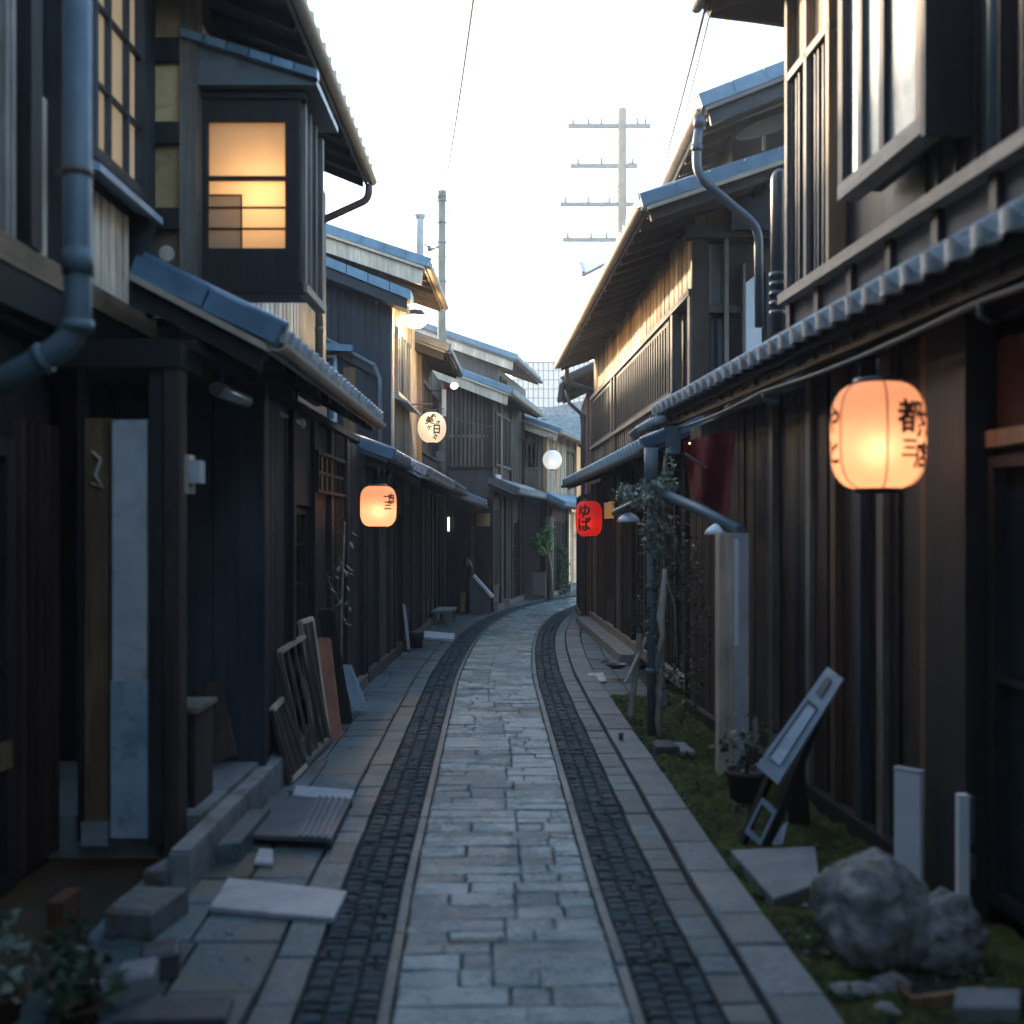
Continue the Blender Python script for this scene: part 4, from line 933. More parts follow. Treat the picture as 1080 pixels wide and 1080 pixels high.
# pale driftwood leaning by the pipe
t = thing('driftwood', (1.2, 9.0, 0), 'pale peeling branch leaning beside the ivy covered pipe', 'branch')
m = MB(); m.tube([pt(701, 600, 8.9), pt(700, 625, 8.9), pt(697, 650, 8.9), pt(699, 670, 8.9), pt(692, 700, 8.9)], [.015, .025, .034, .022, .008], 8); m.build('trunk', 'dry_bark', t)
for i, (a, b, w, lb) in enumerate((((665, 755), (675, 668), .05, 'leftmost thin timber offcut leaning by the ivy pipe'), ((660, 720), (682, 672), .035, 'slanted thin timber offcut crossing behind the leftmost one'), ((700, 745), (693, 680), .06, 'greenish timber offcut right of the ivy pipe'))):
    m = MB(); m.beam(pt(a[0], a[1], 9.4), pt(b[0], b[1], 9.5), w, .02); tag(m.build('timber_offcut', ['dry_bark', 'dry_bark', 'pale_blue'][i]), lb, 'timber', 'offcuts leaning by the ivy')
# red cloth
t = thing('red_awning', (1.5, 8.8, 2), 'dark red cloth awning hanging under the right eave', 'awning')
m = MB(); pl = [(708, 470), (762, 455), (775, 560), (722, 535)]
N = 10; vs = []
for j in range(N + 1):
    for i in range(N + 1):
        a, b = i / N, j / N
        top = V((720, 466)).lerp(V((775, 452)), a); bot = V((728, 520)).lerp(V((766, 548)), a); q = top.lerp(bot, b)
        Y = 8.9 + .15 * math.sin(a * 9 + b * 2) * (.3 + b) - .4 * a
        vs.append(pt(q.x, q.y, Y))
n0 = len(vs); vs += [v + V((.008, .008, 0)) for v in vs]; K = N + 1
fs = [(j * K + i, j * K + i + 1, (j + 1) * K + i + 1, (j + 1) * K + i) for j in range(N) for i in range(N)]
fs += [tuple(n0 + q for q in f[::-1]) for f in fs]
m.add(vs, fs, .5, True); m.build('cloth', 'red_cloth', t)
m = MB(); m.beam(pt(722, 478, 8.7), pt(745, 494, 8.5), .035, .012); m.build('rolled_edge', 'grey_wood', t)
tag(MB().lathe(pt(728, 467, 8.9), [(.001, -.012), (.010, -.005), (.010, .005), (.001, .012)], 10).build('indicator_bulb', 'lamp_yellow'), 'tiny glowing orange bulb above the red awning', 'bulb')
# white pillar
t = thing('white_pillar', (1.47, 7.75, 0), 'peeling white square pillar under the lamp shade on the right', 'pillar')
m = MB(); m.box(WF, U(757) * 7.75, U(772) * 7.75, 7.7, 7.85, 0, 1.66, .6); m.build('post', 'cream_wood', t)
m = MB(); m.box(WF, U(772) * 7.75 + .002, U(788) * 7.75, 7.70, 7.95, 0.02, 1.66, .5); m.build('side_board', 'white_paint', t)
m = MB(); m.box(WF, U(773) * 7.75, U(777) * 7.75, 7.69, 7.718, .9, 1.62, .8); m.build('cable_cover', 'white_board', t)

# ---- R2
F2 = Frame((1.75, 10.9), (1.43, 20.0), side=-1)
R2 = thing('wooden_house', (1.75, 11, 0), 'right house with sunlit boards under a deep eave and blue verge tiles', 'house')
m = MB(); m.box(F2, .02, 9.1, -4, -.13, 0, 2.62, .3); m.box(F2, .05, 9.1, -4, -.07, 2.62, 4.7, .3); m.build('wall_core', 'black_wood', R2)
m = MB(); m.box(F2, .1, 9.05, -.05, -.02, 3.98, 4.66, .2); m.build('upper_backing', 'black_wood', R2)
m = MB(); boards(m, F2, .1, 9.05, .0, 3.98, 4.66, .26, gap=.045, jit=.001); m.build('upper_boards', 'tan_wood', R2)
m = MB(); m.box(F2, -.05, 9.1, -.04, .07, 3.91, 3.975); m.build('top_rail', 'grey_wood_y', R2)
m = MB(); m.box(F2, .9, 9.1, -.04, .07, 3.05, 3.10); m.box(F2, .0, 9.1, -.04, .08, 2.62, 2.68); m.build('bottom_rail', 'grey_wood_y', R2)
window(R2, F2, 1.2, 5.6, 3.10, 3.91, .02, 'black_wood', 'dark_glass', pitch=.17, slat_mat='black_wood')
window(R2, F2, 6.3, 8.9, 3.10, 3.91, .02, 'grey_wood', 'dark_glass', pitch=.2, slat_mat='black_wood', nv=1)
for s in (.0, .95, 5.75, 6.1, 9.0): one('post', 'grey_wood', R2, F2, s - .06, s + .06, -.04, .06, 2.681, 3.909)
m = MB(); slats(m, F2, 1.05, 8.9, .02, 2.68, 3.05, .21, .1, .03); m.build('lower_slats', 'grey_wood', R2)
m = MB(); m.box(F2, 1.0, 9.0, -.06, -.02, 2.62, 3.1, .2); m.build('lower_panel', 'brown_wood', R2)
roof(R2, F2, -.9, 9.05, .60, 4.50, -.9, 5.02, fascia='cream_wood_y', under='brown_wood', vm='blue_tile', gut='gutter_cream', vth=.085, rafter=.45, bm='brown_wood', bh=.12)
G2 = Frame((1.75, 10.9), e=(1, 0), out=(0, -1))
rt = lambda a: 4.72 + .29 * max(0, a)
m = MB(); boards(m, G2, .0, 1.7, .02, 4.58, 5, .11, ztop=rt, batten=.02); m.build('gable_boards', 'tan_wood', R2)
m = MB(); m.prisms(G2, [(-.34, 4.56), (-.30, 4.72), (1.8, 5.34), (1.8, 5.14)], .1, .18, .4); m.build('gable_bargeboard', 'brown_wood', R2)
one('gable_beam', 'brown_wood', R2, G2, -.1, 1.8, .0, .14, 4.44, 4.56)
one('corner_post', 'brown_wood', R2, G2, -.04, .12, .0, .09, 2.5, 4.44)
one('gable_rail', 'brown_wood', R2, G2, .12, .45, .0, .08, 3.74, 3.81)
window(R2, G2, .13, .27, 3.82, 4.4, .03, 'grey_wood', 'blue_glass', fw=.02)
window(R2, G2, .13, .42, 2.9, 3.73, .02, 'black_wood', 'blue_glass', nv=3, fw=.02)
one('thin_post', 'grey_wood', R2, G2, .27, .31, .04, .1, 2.7, 4.44)
one('infill_boards', 'brown_wood', R2, G2, .31, .47, .0, .02, 2.6, 4.44)
m = MB(); m.prisms(G2, [(.47, 3.2), (.47, 4.02), (.62, 4.14), (.62, 3.2)], .03, .10, .5); m.build('white_panel', 'white_board', R2)
one('panel_frame', 'grey_wood', R2, G2, .44, .466, .02, .12, 3.0, 4.2)
window(R2, G2, .68, 1.1, 3.1, 4.15, .02, 'slate_wood', 'blue_glass', nv=1, nh=2, fw=.03)
m = MB(); boards(m, G2, .31, 1.9, .0, 2.5, 4.44, .15); m.build('gable_wall', 'brown_wood', R2)
one('side_post', 'black_wood', R2, G2, 1.12, 1.2, .02, .12, 2.5, 4.44)
# upper (higher) roof set back
F2b = Frame((2.05, 10.4), (2.02, 18), side=-1)
m = MB(); m.box(F2b, .3, 7.5, -3, -.02, 4.5, 5.4, .3); m.build('attic_wall', 'slate_wood', R2)
roof(R2, F2b, -.6, 7.5, .38, 5.30, -2.4, 6.4, fascia='cream_wood_y', under='slate_wood', vm='blue_tile', pname='upper_roof', vth=.09, gut='gutter_copper')
t = thing('roof_vent_disc', (2.1, 10, 5.2), 'long pale oval board fixed under the higher right gable', 'board')
m = MB(); c = pt(812, 132, 10.2); N = 28
vs = []
for dy in (0, .03):
    for i in range(N):
        q = 2 * math.pi * i / N; vs.append(c + V((.30 * math.cos(q), dy, .075 * math.sin(q) + .10 * math.cos(q))))
m.add(vs, [tuple(range(N)), tuple(range(2 * N - 1, N - 1, -1))] + [(i, (i + 1) % N, N + (i + 1) % N, N + i) for i in range(N)], .5); m.build('disc', 'plaster_grey', t)
m = MB(); m.beam(c + V((-.05, .02, -.06)), c + V((-.05, .02, -.22)), .03, .03, up=(0, 1, 0)); m.build('strut', 'grey_wood', t)
# big bent downpipe
t = thing('downpipe', (1.7, 9.8, 3), 'long bent downpipe crossing the gable from the blue verge down to the tiled eave', 'downpipe')
Y = 9.75; p = [pt(738, 128, Y), pt(735, 150, Y), pt(735, 185, Y), pt(800, 240, Y), pt(801, 345, Y)]
m = MB(); pipe(m, [p[0], p[1]] + arc_pts(p[1], p[2], p[3], .12) + arc_pts(p[2], p[3], p[4], .12) + [p[4]], .040, rings=False); m.tube([p[0] + V((0, 0, .04)), p[0] - V((0, 0, .06))], .055, 12); m.tube([p[1] - V((0, 0, .02)), p[1] - V((0, 0, .08))], .05, 12); m.build('pipe', 'gutter_dark', t)
t = thing('downpipe', (1.95, 8.3, 3), 'dark ribbed vertical pipe at the corner of the near right house', 'downpipe')
Y = 8.35; a = pt(820, 184, Y); b = pt(820, 350, Y); m = MB(); pipe(m, [a + V((.12, .1, .0))] + arc_pts(a + V((.12, .1, 0)), a, b, .05) + [b], .05, rings=False)
for k in range(5): q = b + V((0, 0, .12 + .07 * k)); m.tube([q, q + V((0, 0, .035))], .06, 12)
m.build('pipe', 'gutter_dark', t)
# ground floor R2
ground_front(R2, F2, .05, 9.05, .12, 2.45, [('black', .6), ('brown', .8), ('brown', .7), ('door', .9), ('brown', .7), ('grey', .6), ('lattice', 1), ('brown', .7), ('grey', .7)])
m = MB(); m.box(F2, 3.2, 9.2, -.1, .30, -.02, .12, .5); m.build('stone_step', 'concrete', R2)
G2g = Frame((1.75, 10.88), e=(1, 0), out=(0, -1)); m = MB(); boards(m, G2g, -.1, .3, .0, 0, 2.6, .15); m.build('end_wall', 'brown_wood', R2)
m = MB(); boards(m, Frame(FR.p(8.0, 0, 0), F2.p(0.0, 0, 0), side=-1), 0, .9, -.02, 0, 2.6, .13); m.build('link_wall', 'brown_wood', R2)
roof(R2, F2, -.2, 9.2, .47, 2.42, -.05, 2.66, tile='blue_tile', vm='blue_tile', pname='pent_roof', fascia='brown_wood_y', gut='gutter_metal')
MB().box(F2, F2.su(648, .05), F2.su(640, .05), .05, .09, 1.83, 2.08).build('lit_sign_box', 'amber_panel', R2)
# ---- R3
F3 = Frame((1.36, 20.7), (1.42, 23.3), side=-1)
R3 = thing('plaster_house', (1.4, 21, 0), 'rose brown plastered house just behind the deep eaved one on the right', 'house')
m = MB(); m.box(F3, 0, 2.6, -4, 0, 0, 4.15, .5); m.build('wall', 'plaster_rose', R3)
G3b = Frame((1.36, 20.7), e=(1, 0), out=(0, -1)); m = MB(); m.prisms(G3b, [(0, 4.15), (1.9, 5.05), (3, 4.6), (3, 4.15)], -.2, .0, .5); m.build('gable', 'plaster_rose', R3)
roof(R3, F3, -.35, 2.6, .40, 4.28, -1.8, 5.3, vm='dark_tile', fascia='brown_wood_y', gut='gutter_dark', under='brown_wood')
m = MB(); m.tube([F3.p(-.1, .38, 4.2), F3.p(-.08, .32, 3.95), F3.p(-.05, .10, 3.75), F3.p(-.05, .07, 3.5), F3.p(-.05, .07, .1)], .035, 10, .5); m.build('downpipe', 'gutter_dark', R3)
ground_front(R3, F3, .05, 2.5, .02, 2.3, [('grey', .7), ('brown', .8), ('black', .8)], d=.06)
window(R3, F3, .5, 1.6, 2.9, 3.8, .03, 'brown_wood', 'dark_glass', nv=2)
t = thing('downpipe', (1.1, 20.0, 4), 'black curved pipe dropping from the far end of the deep right eave', 'downpipe')
p0 = pt(597, 380, 19.9); p1 = pt(598, 398, 19.9); p2 = pt(612, 408, 20.2); p3 = pt(626, 412, 20.3)
m = MB(); m.tube([p0, p1] + arc_pts(p1, pt(601, 404, 19.9), p2, .1) + [p3], .045, 10, .5); m.build('pipe', 'gutter_dark', t)

# ================================================================== LANTERNS
try: CJK = None
except Exception: pass
def glyph_tris(ch, size):
    cu = bpy.data.curves.new('writing', 'FONT'); cu.body = ch; cu.size = size; cu.align_x = 'CENTER'; cu.align_y = 'CENTER'; cu.resolution_u = 3; cu.offset = size * .028
    ob = bpy.data.objects.new('writing', cu); COL.objects.link(ob)
    dg = bpy.context.evaluated_depsgraph_get(); me = bpy.data.meshes.new_from_object(ob.evaluated_get(dg))
    bm = bmesh.new(); bm.from_mesh(me); bmesh.ops.triangulate(bm, faces=bm.faces)
    for _ in range(3):
        es = [e for e in bm.edges if e.calc_length() > size * .12]
        if es: bmesh.ops.subdivide_edges(bm, edges=es, cuts=1)
        bmesh.ops.triangulate(bm, faces=[f for f in bm.faces if len(f.verts) > 3])
    bm.verts.ensure_lookup_table(); vs = [v.co.copy() for v in bm.verts]; fs = [[v.index for v in f.verts] for f in bm.faces]
    bm.free(); bpy.data.objects.remove(ob); bpy.data.curves.remove(cu); bpy.data.meshes.remove(me)
    return vs, fs
def lantern(label, c, w, h, pw, mat, texts, energy, col, cap='black_lacquer', ribs=0, seams=0, hang=.15, name='paper_lantern', lr=.06, ldz=-.25):
    """texts: (string, angle from the side facing the viewer in degrees, z offset, size)"""
    c = V(c); t = thing(name, c, label, 'lantern'); Rr, H = w / 2, h / 2
    def rad(z):
        k = min(1, abs(z) / (H * 1.0)); return Rr * (1 - k ** pw) ** (1 / pw)
    zs = [-H * .985 * math.cos(math.pi * i / 40) for i in range(41)]
    prof = []
    for i, z in enumerate(zs):
        r = rad(z)
        if ribs: r *= 1 - .012 * (.5 + .5 * math.cos(ribs * math.pi * z / H))
        prof.append((max(r, .01), z))
    # open shell (no caps)
    m = MB(); n = 48; vs = [c + V((r * math.cos(2 * math.pi * j / n), r * math.sin(2 * math.pi * j / n), z)) for r, z in prof for j in range(n)]
    m.add(vs, [(i * n + j, i * n + (j + 1) % n, (i + 1) * n + (j + 1) % n, (i + 1) * n + j) for i in range(len(prof) - 1) for j in range(n)], .5, True)
    pb = m.build('paper', mat, t)
    cr = rad(H * .93) * .80
    m = MB(); m.lathe(c + V((0, 0, H * .955)), [(cr * .85, -.01), (cr, 0), (cr, h * .045), (cr * .9, h * .055)], 28, .5); m.build('top_ring', cap, t)
    m = MB(); m.lathe(c - V((0, 0, H * .955)), [(cr * .9, -h * .05), (cr, -h * .04), (cr, 0), (cr * .85, .01)], 28, .5); m.build('bottom_ring', cap, t)
    m = MB(); m.tube([c + V((0, 0, H * .97)), c + V((0, 0, H + hang))], .006, 6, .5); m.build('cord', 'cable_black', t)
    if seams:
        m = MB()
        for k in range(seams):
            q = 2 * math.pi * (k + .5) / seams - .12; m.tube([c + V((math.cos(q) * (rad(z) + .001), math.sin(q) * (rad(z) + .001), z)) for z in zs[2:-2:2]], .0035, 5, .5)
        m.build('seams', 'clay', t)
    view = math.atan2(-c.y, -c.x)
    if texts:
        for ch, ang, dz, size in texts:
            m = MB()
            gv, gf = glyph_tris(ch, size); out = []
            for p in gv:
                z = dz + p.y; r = rad(z) + .0025; q = view + math.radians(ang) + p.x / max(Rr, .01)
                out.append(c + V((r * math.cos(q), r * math.sin(q), z)))
            m.add(out, gf, .5); m.build('writing', 'ink', t)
    if energy: 
        L = point(c + V((0, 0, ldz * H)), energy, col, lr)
        L.name = 'lantern_bulb'; L.parent = t; L.location = (0, 0, ldz * H)
    return t
lantern('large glowing orange lantern hanging from the near right eave', pt(926, 460, 5.0), .405, .475, 3.4, 'lantern_orange', [('都', 44, .06, .15), ('三', 40, -.07, .09), ('茶', 66, .03, .13), ('店', 64, -.10, .12), ('や', -68, .06, .13), ('と', -66, -.08, .12)], .58, (1, .68, .48), seams=6, hang=.10)
lantern('small glowing orange lantern hanging over the dark house front on the left', pt(399, 534, 10.6), .335, .385, 3.6, 'lantern_orange', [('一', 32, .08, .09), ('三', 32, .0, .09), ('彦', 48, .06, .10)], .42, (1, .66, .47), seams=0, hang=.18)
lantern('round cream lantern with black brush characters on a bracket', pt(455.5, 451, 16.2), .41, .45, 2.1, 'lantern_white', [('鶴', 20, .10, .17), ('日', 20, -.045, .14), ('々', 17, -.15, .10), ('美', -10, .085, .13), ('ヶ', -10, -.015, .09)], .22, (1, .84, .66), hang=.12)
lantern('plain white round lantern hanging at the bend of the lane', pt(582.5, 485, 26), .44, .46, 2.0, 'lantern_pearl', [], .28, (1, .93, .85), hang=.3)
lantern('red lantern with black characters under the right eave', pt(621, 547, 17), .40, .54, 3.2, 'lantern_red', [('ゆ', -22, .10, .22), ('ば', -22, -.10, .22)], .24, (1, .42, .22), ribs=12, hang=.14)
# brackets for the lanterns
def bracket(label, pts, r=.014, mat='cable_black'):
    m = MB(); m.tube(pts, r, 6, .5); tag(m.build('lantern_bracket', mat), label, 'bracket', 'lantern brackets')
c = pt(455.5, 451, 16.2); bracket('thin iron bracket holding the round cream lantern', [V((-1.52, 16.2, c.z + .33)), V((c.x, 16.2, c.z + .335)), V((c.x, 16.2, c.z + .27))])
c = pt(582.5, 485, 26); bracket('thin iron bracket holding the plain white lantern at the bend', [V((.1, 26.4, c.z + .50)), V((c.x, 26, c.z + .52)), V((c.x, 26, c.z + .4))])
# small red lamp with a white board beneath
t = thing('sign_lamp', pt(475, 405, 19.5), 'small lit lamp with red holder above a narrow white sign board', 'lamp')
c = pt(476, 407, 19.5); m = MB(); m.box(WF, c.x - .12, c.x - .02, 19.45, 19.55, c.z - .05, c.z + .04); m.build('holder', 'red_cloth', t)
m = MB(); m.lathe(c + V((.05, 0, 0)), [(.001, -.06), (.05, -.045), (.07, 0), (.05, .045), (.001, .06)], 16, .5); m.build('bulb', 'lamp_white', t)
t = thing('hanging_sign', pt(468, 425, 19.5), 'narrow white vertical sign board beside the round lettered lantern', 'sign')
m = MB(); a = pt(467.5, 411, 19.4); b = pt(470, 439, 19.4); m.box(WF, a.x - .02, b.x + .01, 19.38, 19.42, b.z, a.z); m.build('board', 'white_board', t)
m = MB(); m.tube([V((-1.5, 19.4, a.z - .02)), V((b.x, 19.4, a.z - .02))], .01, 6, .5); m.build('arm', 'cable_black', t)

# ================================================================== POLES AND WIRES
def crossarms(t, base, arms, mat):
    for (w0, w1, z, ins) in arms:
        m = MB(); m.beam(base + V((w0, 0, z)), base + V((w1, 0, z)), .14, .15); m.beam(base + V((0, 0, z - .8)), base + V((w0 * .35, 0, z - .05)), .035, .035)
        m.build('crossarm', mat, t)
        for q in ins: m = MB(); m.lathe(base + V((q, 0, z + .06)), [(.03, 0), (.07, .05), (.04, .10), (.07, .15), (.03, .22), (.012, .34)], 8, .5); m.build('insulator', 'gutter_dark', t)
Yp = 44; bp = V((U(656) * Yp, Yp, 0)); top = CZ + W(115) * Yp
t = thing('utility_pole', (bp.x, bp.y, 0), 'tall pale utility pole with four crossarms behind the right roofs', 'utility pole')
m = MB(); m.tube([bp, bp + V((0, 0, top))], [.24, .17], 16, .5); m.build('pole', 'pole_concrete', t)
zz = lambda v: CZ + W(v) * Yp
crossarms(t, bp, [(-2.1, 1.1, zz(133), (-1.9, -1.3, -.8, .6, .9)), (-2.0, .6, zz(175), (-1.7, -.8, .4)), (-2.4, .5, zz(215.5), (-2.2, -1.3, -.5)), (-2.3, .1, zz(253), (-2.1, -1.2, -.6))], 'gutter_metal')
m = MB()
for v0, du in ((168, .7), (195, -1.0), (200, -.9)): m.tube([bp + V((0, 0, zz(v0))), bp + V((du * .6, 0, zz(v0) - .2)), bp + V((du, 0, zz(v0) + .15))], .03, 6)
m.build('stay', 'gutter_metal', t)
Yq = 22.6; bq = V((U(466) * Yq, Yq, 0)); tq = CZ + W(203) * Yq
t = thing('utility_pole', (bq.x, bq.y, 0), 'grey green utility pole with banded joints standing between the left houses', 'utility pole')
m = MB(); m.tube([bq, bq + V((0, 0, tq))], [.10, .078], 16, .5); m.build('pole', 'pole_concrete', t)
m = MB()
for v in (213, 236, 257, 298, 322): z = CZ + W(v) * Yq; m.tube([bq + V((0, 0, z)), bq + V((0, 0, z + .05))], .088, 16, .5)
m.tube([bq + V((0, 0, tq - .12)), bq + V((0, 0, tq + .03))], .09, 12, .5); m.build('bands', 'gutter_metal', t)
for v, a, b in ((272, -.22, .25), (261, 0, .22), (262, -.25, 0), (225, -.1, .18)):
    z = CZ + W(v) * Yq; m = MB(); m.tube([bq + V((a, 0, z)), bq + V((b, 0, z + .02))], .012, 6); m.build('step_bolt', 'gutter_dark', t)
m = MB(); z = CZ + W(261) * Yq; m.tube([bq + V((-.06, -.1, z)), bq + V((-.2, -.1, z - .08)), bq + V((-.32, -.2, z + .02))], .02, 6); m.lathe(bq + V((-.24, -.1, z - .1)), [(.03, 0), (.05, .05), (.02, .12)], 8); m.build('insulator', 'gutter_dark', t)
# solar/roof panel far right
t = thing('roof_panel', (pt(630, 275, 30)), 'tilted pale blue roof panel sticking out past the right eave', 'roof')
m = MB(); a, b, c, d = pt(611, 277, 30), pt(652, 258, 30), pt(656, 268, 27), pt(615, 289, 27)
m.add([a, b, c, d] + [q - V((0, 0, .08)) for q in (a, b, c, d)], [(0, 1, 2, 3), (7, 6, 5, 4), (0, 4, 5, 1), (1, 5, 6, 2), (2, 6, 7, 3), (3, 7, 4, 0)], .5); m.build('panel', 'gutter_dark', t)
m = MB(); m.beam(a, d, .06, .12); m.build('edge_frame', 'gutter_dark', t)
m = MB(); q = pt(650, 275, 28.5); m.tube([q, V((q.x + .4, q.y, 0))], .06, 8, .5); m.build('support', 'gutter_dark', t)
def wire(label, a, b, sag=.3, r=.011):
    a, b = V(a), V(b); m = MB(); m.tube([a.lerp(b, i / 20) - V((0, 0, sag * 4 * (i / 20) * (1 - i / 20))) for i in range(21)], r, 5, .5)
    tag(m.build('overhead_wire', 'cable_black'), label, 'wire', 'overhead wires')
wire('overhead wire running up from the left utility pole out of the top of the picture', bq + V((.03, 0, tq)), pt(503, -30, 9.5), .15, .014)
wire('thin faint overhead wire left of centre in the sky', bq + V((-.02, 0, tq)), pt(455, -30, 9), .1, .005)
wire('overhead wire from the near right roof corner down to the utility pole crossarm', pt(743, 12, 8.2), bp + V((1.0, 0, zz(215))), .3, .012)
wire('second, thinner wire beside the one at the near right roof corner', pt(750, 10, 8.3), bp + V((1.3, 0, zz(218))), .3, .008)
wire('slack wire descending right from the top of the left utility pole', bq + V((.05, 0, tq - .1)), pt(575, 310, 40), .1, .014)
wire('service wire crossing the slatted gable behind the round lettered lantern', pt(470, 438, 19.4), pt(521, 450, 22.7), .03, .008)
wire('service cable running from the dark upper front to the narrow white sign board', pt(441, 430, 17.8), pt(468, 431, 19.3), .02, .008)

# far glass block
t = thing('office_block', (2.4, 72, 0), 'pale high building with a fine window grid beyond the lane', 'building')
Yt = 72; x0 = U(541) * Yt; x1 = U(616) * Yt; z1 = CZ + W(381) * Yt; FT = Frame((x0, Yt), e=(1, 0), out=(0, -1))
m = MB(); m.box(FT, 0, x1 - x0 + 6, -12, 0, 0, z1, .5); m.build('wall', 'white_board', t)
m = MB()
for i in range(20): s = (x1 - x0) * i / 14; m.box(FT, s - .03, s + .03, 0, .10, 0, z1)
for i in range(24):
    z = z1 - i * .58; w = .035 if i % 5 else .10; m.box(FT, 0, x1 - x0 + 2, 0, .08, z - w, z)
m.build('window_grid', 'gutter_metal', t)

# ================================================================== STREET CLUTTER, LEFT
def slab_thing(name, label, cat, quad, z0, z1, mat, group=None):
    m = MB(); m.slab([(p[0], p[1]) for p in quad], z0, z1, .006, .5); return tag(m.build(name, mat), label, cat, group)
def gp(u, v, z=0):
    Y = FP * (CZ - z) / (v - HV); return (U(u) * Y, Y)
slab_thing('stone_slab', 'long pale slab lying on the pavement in front of the porch', 'slab', [gp(220, 956, .025), gp(352, 968, .025), gp(366, 939, .025), gp(240, 925, .025)], .0, .025, 'white_paint')
t = thing('grating_cover', (-1.3, 6.3, 0), 'dark grey slatted cover panel on the pavement beside the porch step', 'cover')
q = [gp(262, 880, .06), gp(350, 884, .06), gp(371, 842, .06), gp(284, 838, .06)]; m = MB(); m.slab(q, .035, .06, .006, .5); m.build('panel', 'grey_lid', t)
m = MB()
for k in range(5):
    f0 = .62 + .075 * k; a = V(q[0]).lerp(V(q[1]), f0); b = V(q[3]).lerp(V(q[2]), f0); m.beam((a.x, a.y, .064), (b.x, b.y, .064), .018, .012)
m.build('ribs', 'concrete', t)
m = MB()
for p in q: m.box(WF, p[0] - .03 if p[0] > -1.3 else p[0] + .0, p[0] if p[0] > -1.3 else p[0] + .03, p[1], p[1] + .04, -.01, .035)
m.build('feet', 'dark_plastic', t)
slab_thing('board', 'narrow pale board lying across the pavement behind the dark cover', 'board', [gp(308, 838, .03), gp(368, 845, .03), gp(374, 833, .03), gp(312, 828, .03)], 0, .03, 'white_paint')
slab_thing('white_tile', 'small white tile lying in front of the dark cover', 'tile', [gp(268, 913), gp(288, 914), gp(288, 899), gp(273, 898)], 0, .02, 'white_paint')
slab_thing('white_board', 'white board lying on the left pavement further up the lane', 'board', [gp(442, 671, .04), gp(478, 674, .04), gp(480, 668, .04), gp(446, 665, .04)], 0, .04, 'white_board')
# porch step block
t = thing('step_stone', (-1.4, 5.9, 0), 'grey step block at the foot of the porch', 'step')
m = MB(); m.slab([(-1.49, 5.75), (-1.38, 5.8), (-1.38, 6.5), (-1.49, 6.45)], 0, .10, .01, .5); m.build('block', 'stone_side', t)
m = MB(); m.slab([(-1.70, 5.25), (-1.60, 5.25), (-1.50, 5.54), (-1.62, 5.56)], 0, .12, .01, .5); m.build('stone', 'stain_stone', t)
def rock(name, label, c, r, sc, mat='rock', seed=0, group=None, sub=5, amp=.28, flat=.0):
    bm = bmesh.new(); bmesh.ops.create_icosphere(bm, subdivisions=sub, radius=1)
    mb = MB(); vs = []
    for v in bm.verts:
        p = v.co.copy(); n1 = noise.fractal(p * 1.3 + V((seed, 0, 0)), 1, 2, 5); n2 = noise.noise(p * 4.5 + V((0, seed, 0))); cell = noise.cell(p * 2.1 + V((seed, seed, 0)))
        n3 = abs(noise.noise(v.co * 3.2 + V((seed, 5, 0)))); n4 = noise.noise(v.co * 11 + V((0, 0, seed)))
        p = p * (1 + amp * n1 * .6 + .04 * n2 + .035 * cell + .05 * n3 + .012 * n4)
        p = V((p.x * sc[0], p.y * sc[1], p.z * sc[2])) * r
        vs.append(V(c) + V((p.x, p.y, max(p.z, -sc[2] * r * .72) + sc[2] * r * .7)))
    mb.add(vs, [[v.index for v in f.verts] for f in bm.faces], .5, False); bm.free()
    mb.sm = [True] * len(mb.sm)
    return tag(mb.build(name, mat), label, 'rock', group)
def block(name, label, u, v, w, d, h, mat, cat='stone block', rz=.1, group='stone blocks by the porch'):
    x, y = gp(u, v); e = V((math.cos(rz), math.sin(rz), 0)); F_ = Frame((x, y), e=e, out=(-e.y, e.x)); m = MB()
    c = [F_.p(-w / 2, 0, 0), F_.p(w / 2, 0, 0), F_.p(w / 2, d, 0), F_.p(-w / 2, d, 0)]
    m.slab([(p.x + R.uniform(-.02, .02), p.y + R.uniform(-.02, .02)) for p in c], 0, h, .014, .5, .008); return tag(m.build(name, mat), label, cat, group)
block('stone_block', 'large rough flat topped stone block with brown staining before the white pillar', 132, 992, .23, .36, .12, 'stain_stone', rz=-.1)
block('stone_block', 'dark block with a wet shiny top, in front of the stained block', 172, 1034, .13, .16, .10, 'rubber_mat', rz=.35)
block('stone_block', 'small grey block nearest the camera beside the plants', 146, 1062, .13, .16, .11, 'concrete', rz=.3)
x, y = gp(185, 1075); t = tag(MB().slab([(x - .2, y - .08), (x + .19, y - .06), (x + .17, y + .13), (x - .18, y + .12)], .0, .03, .006, .5).build('door_mat', 'rubber_mat'), 'dark pebbly rubber mat on the pavement at the bottom left', 'mat')
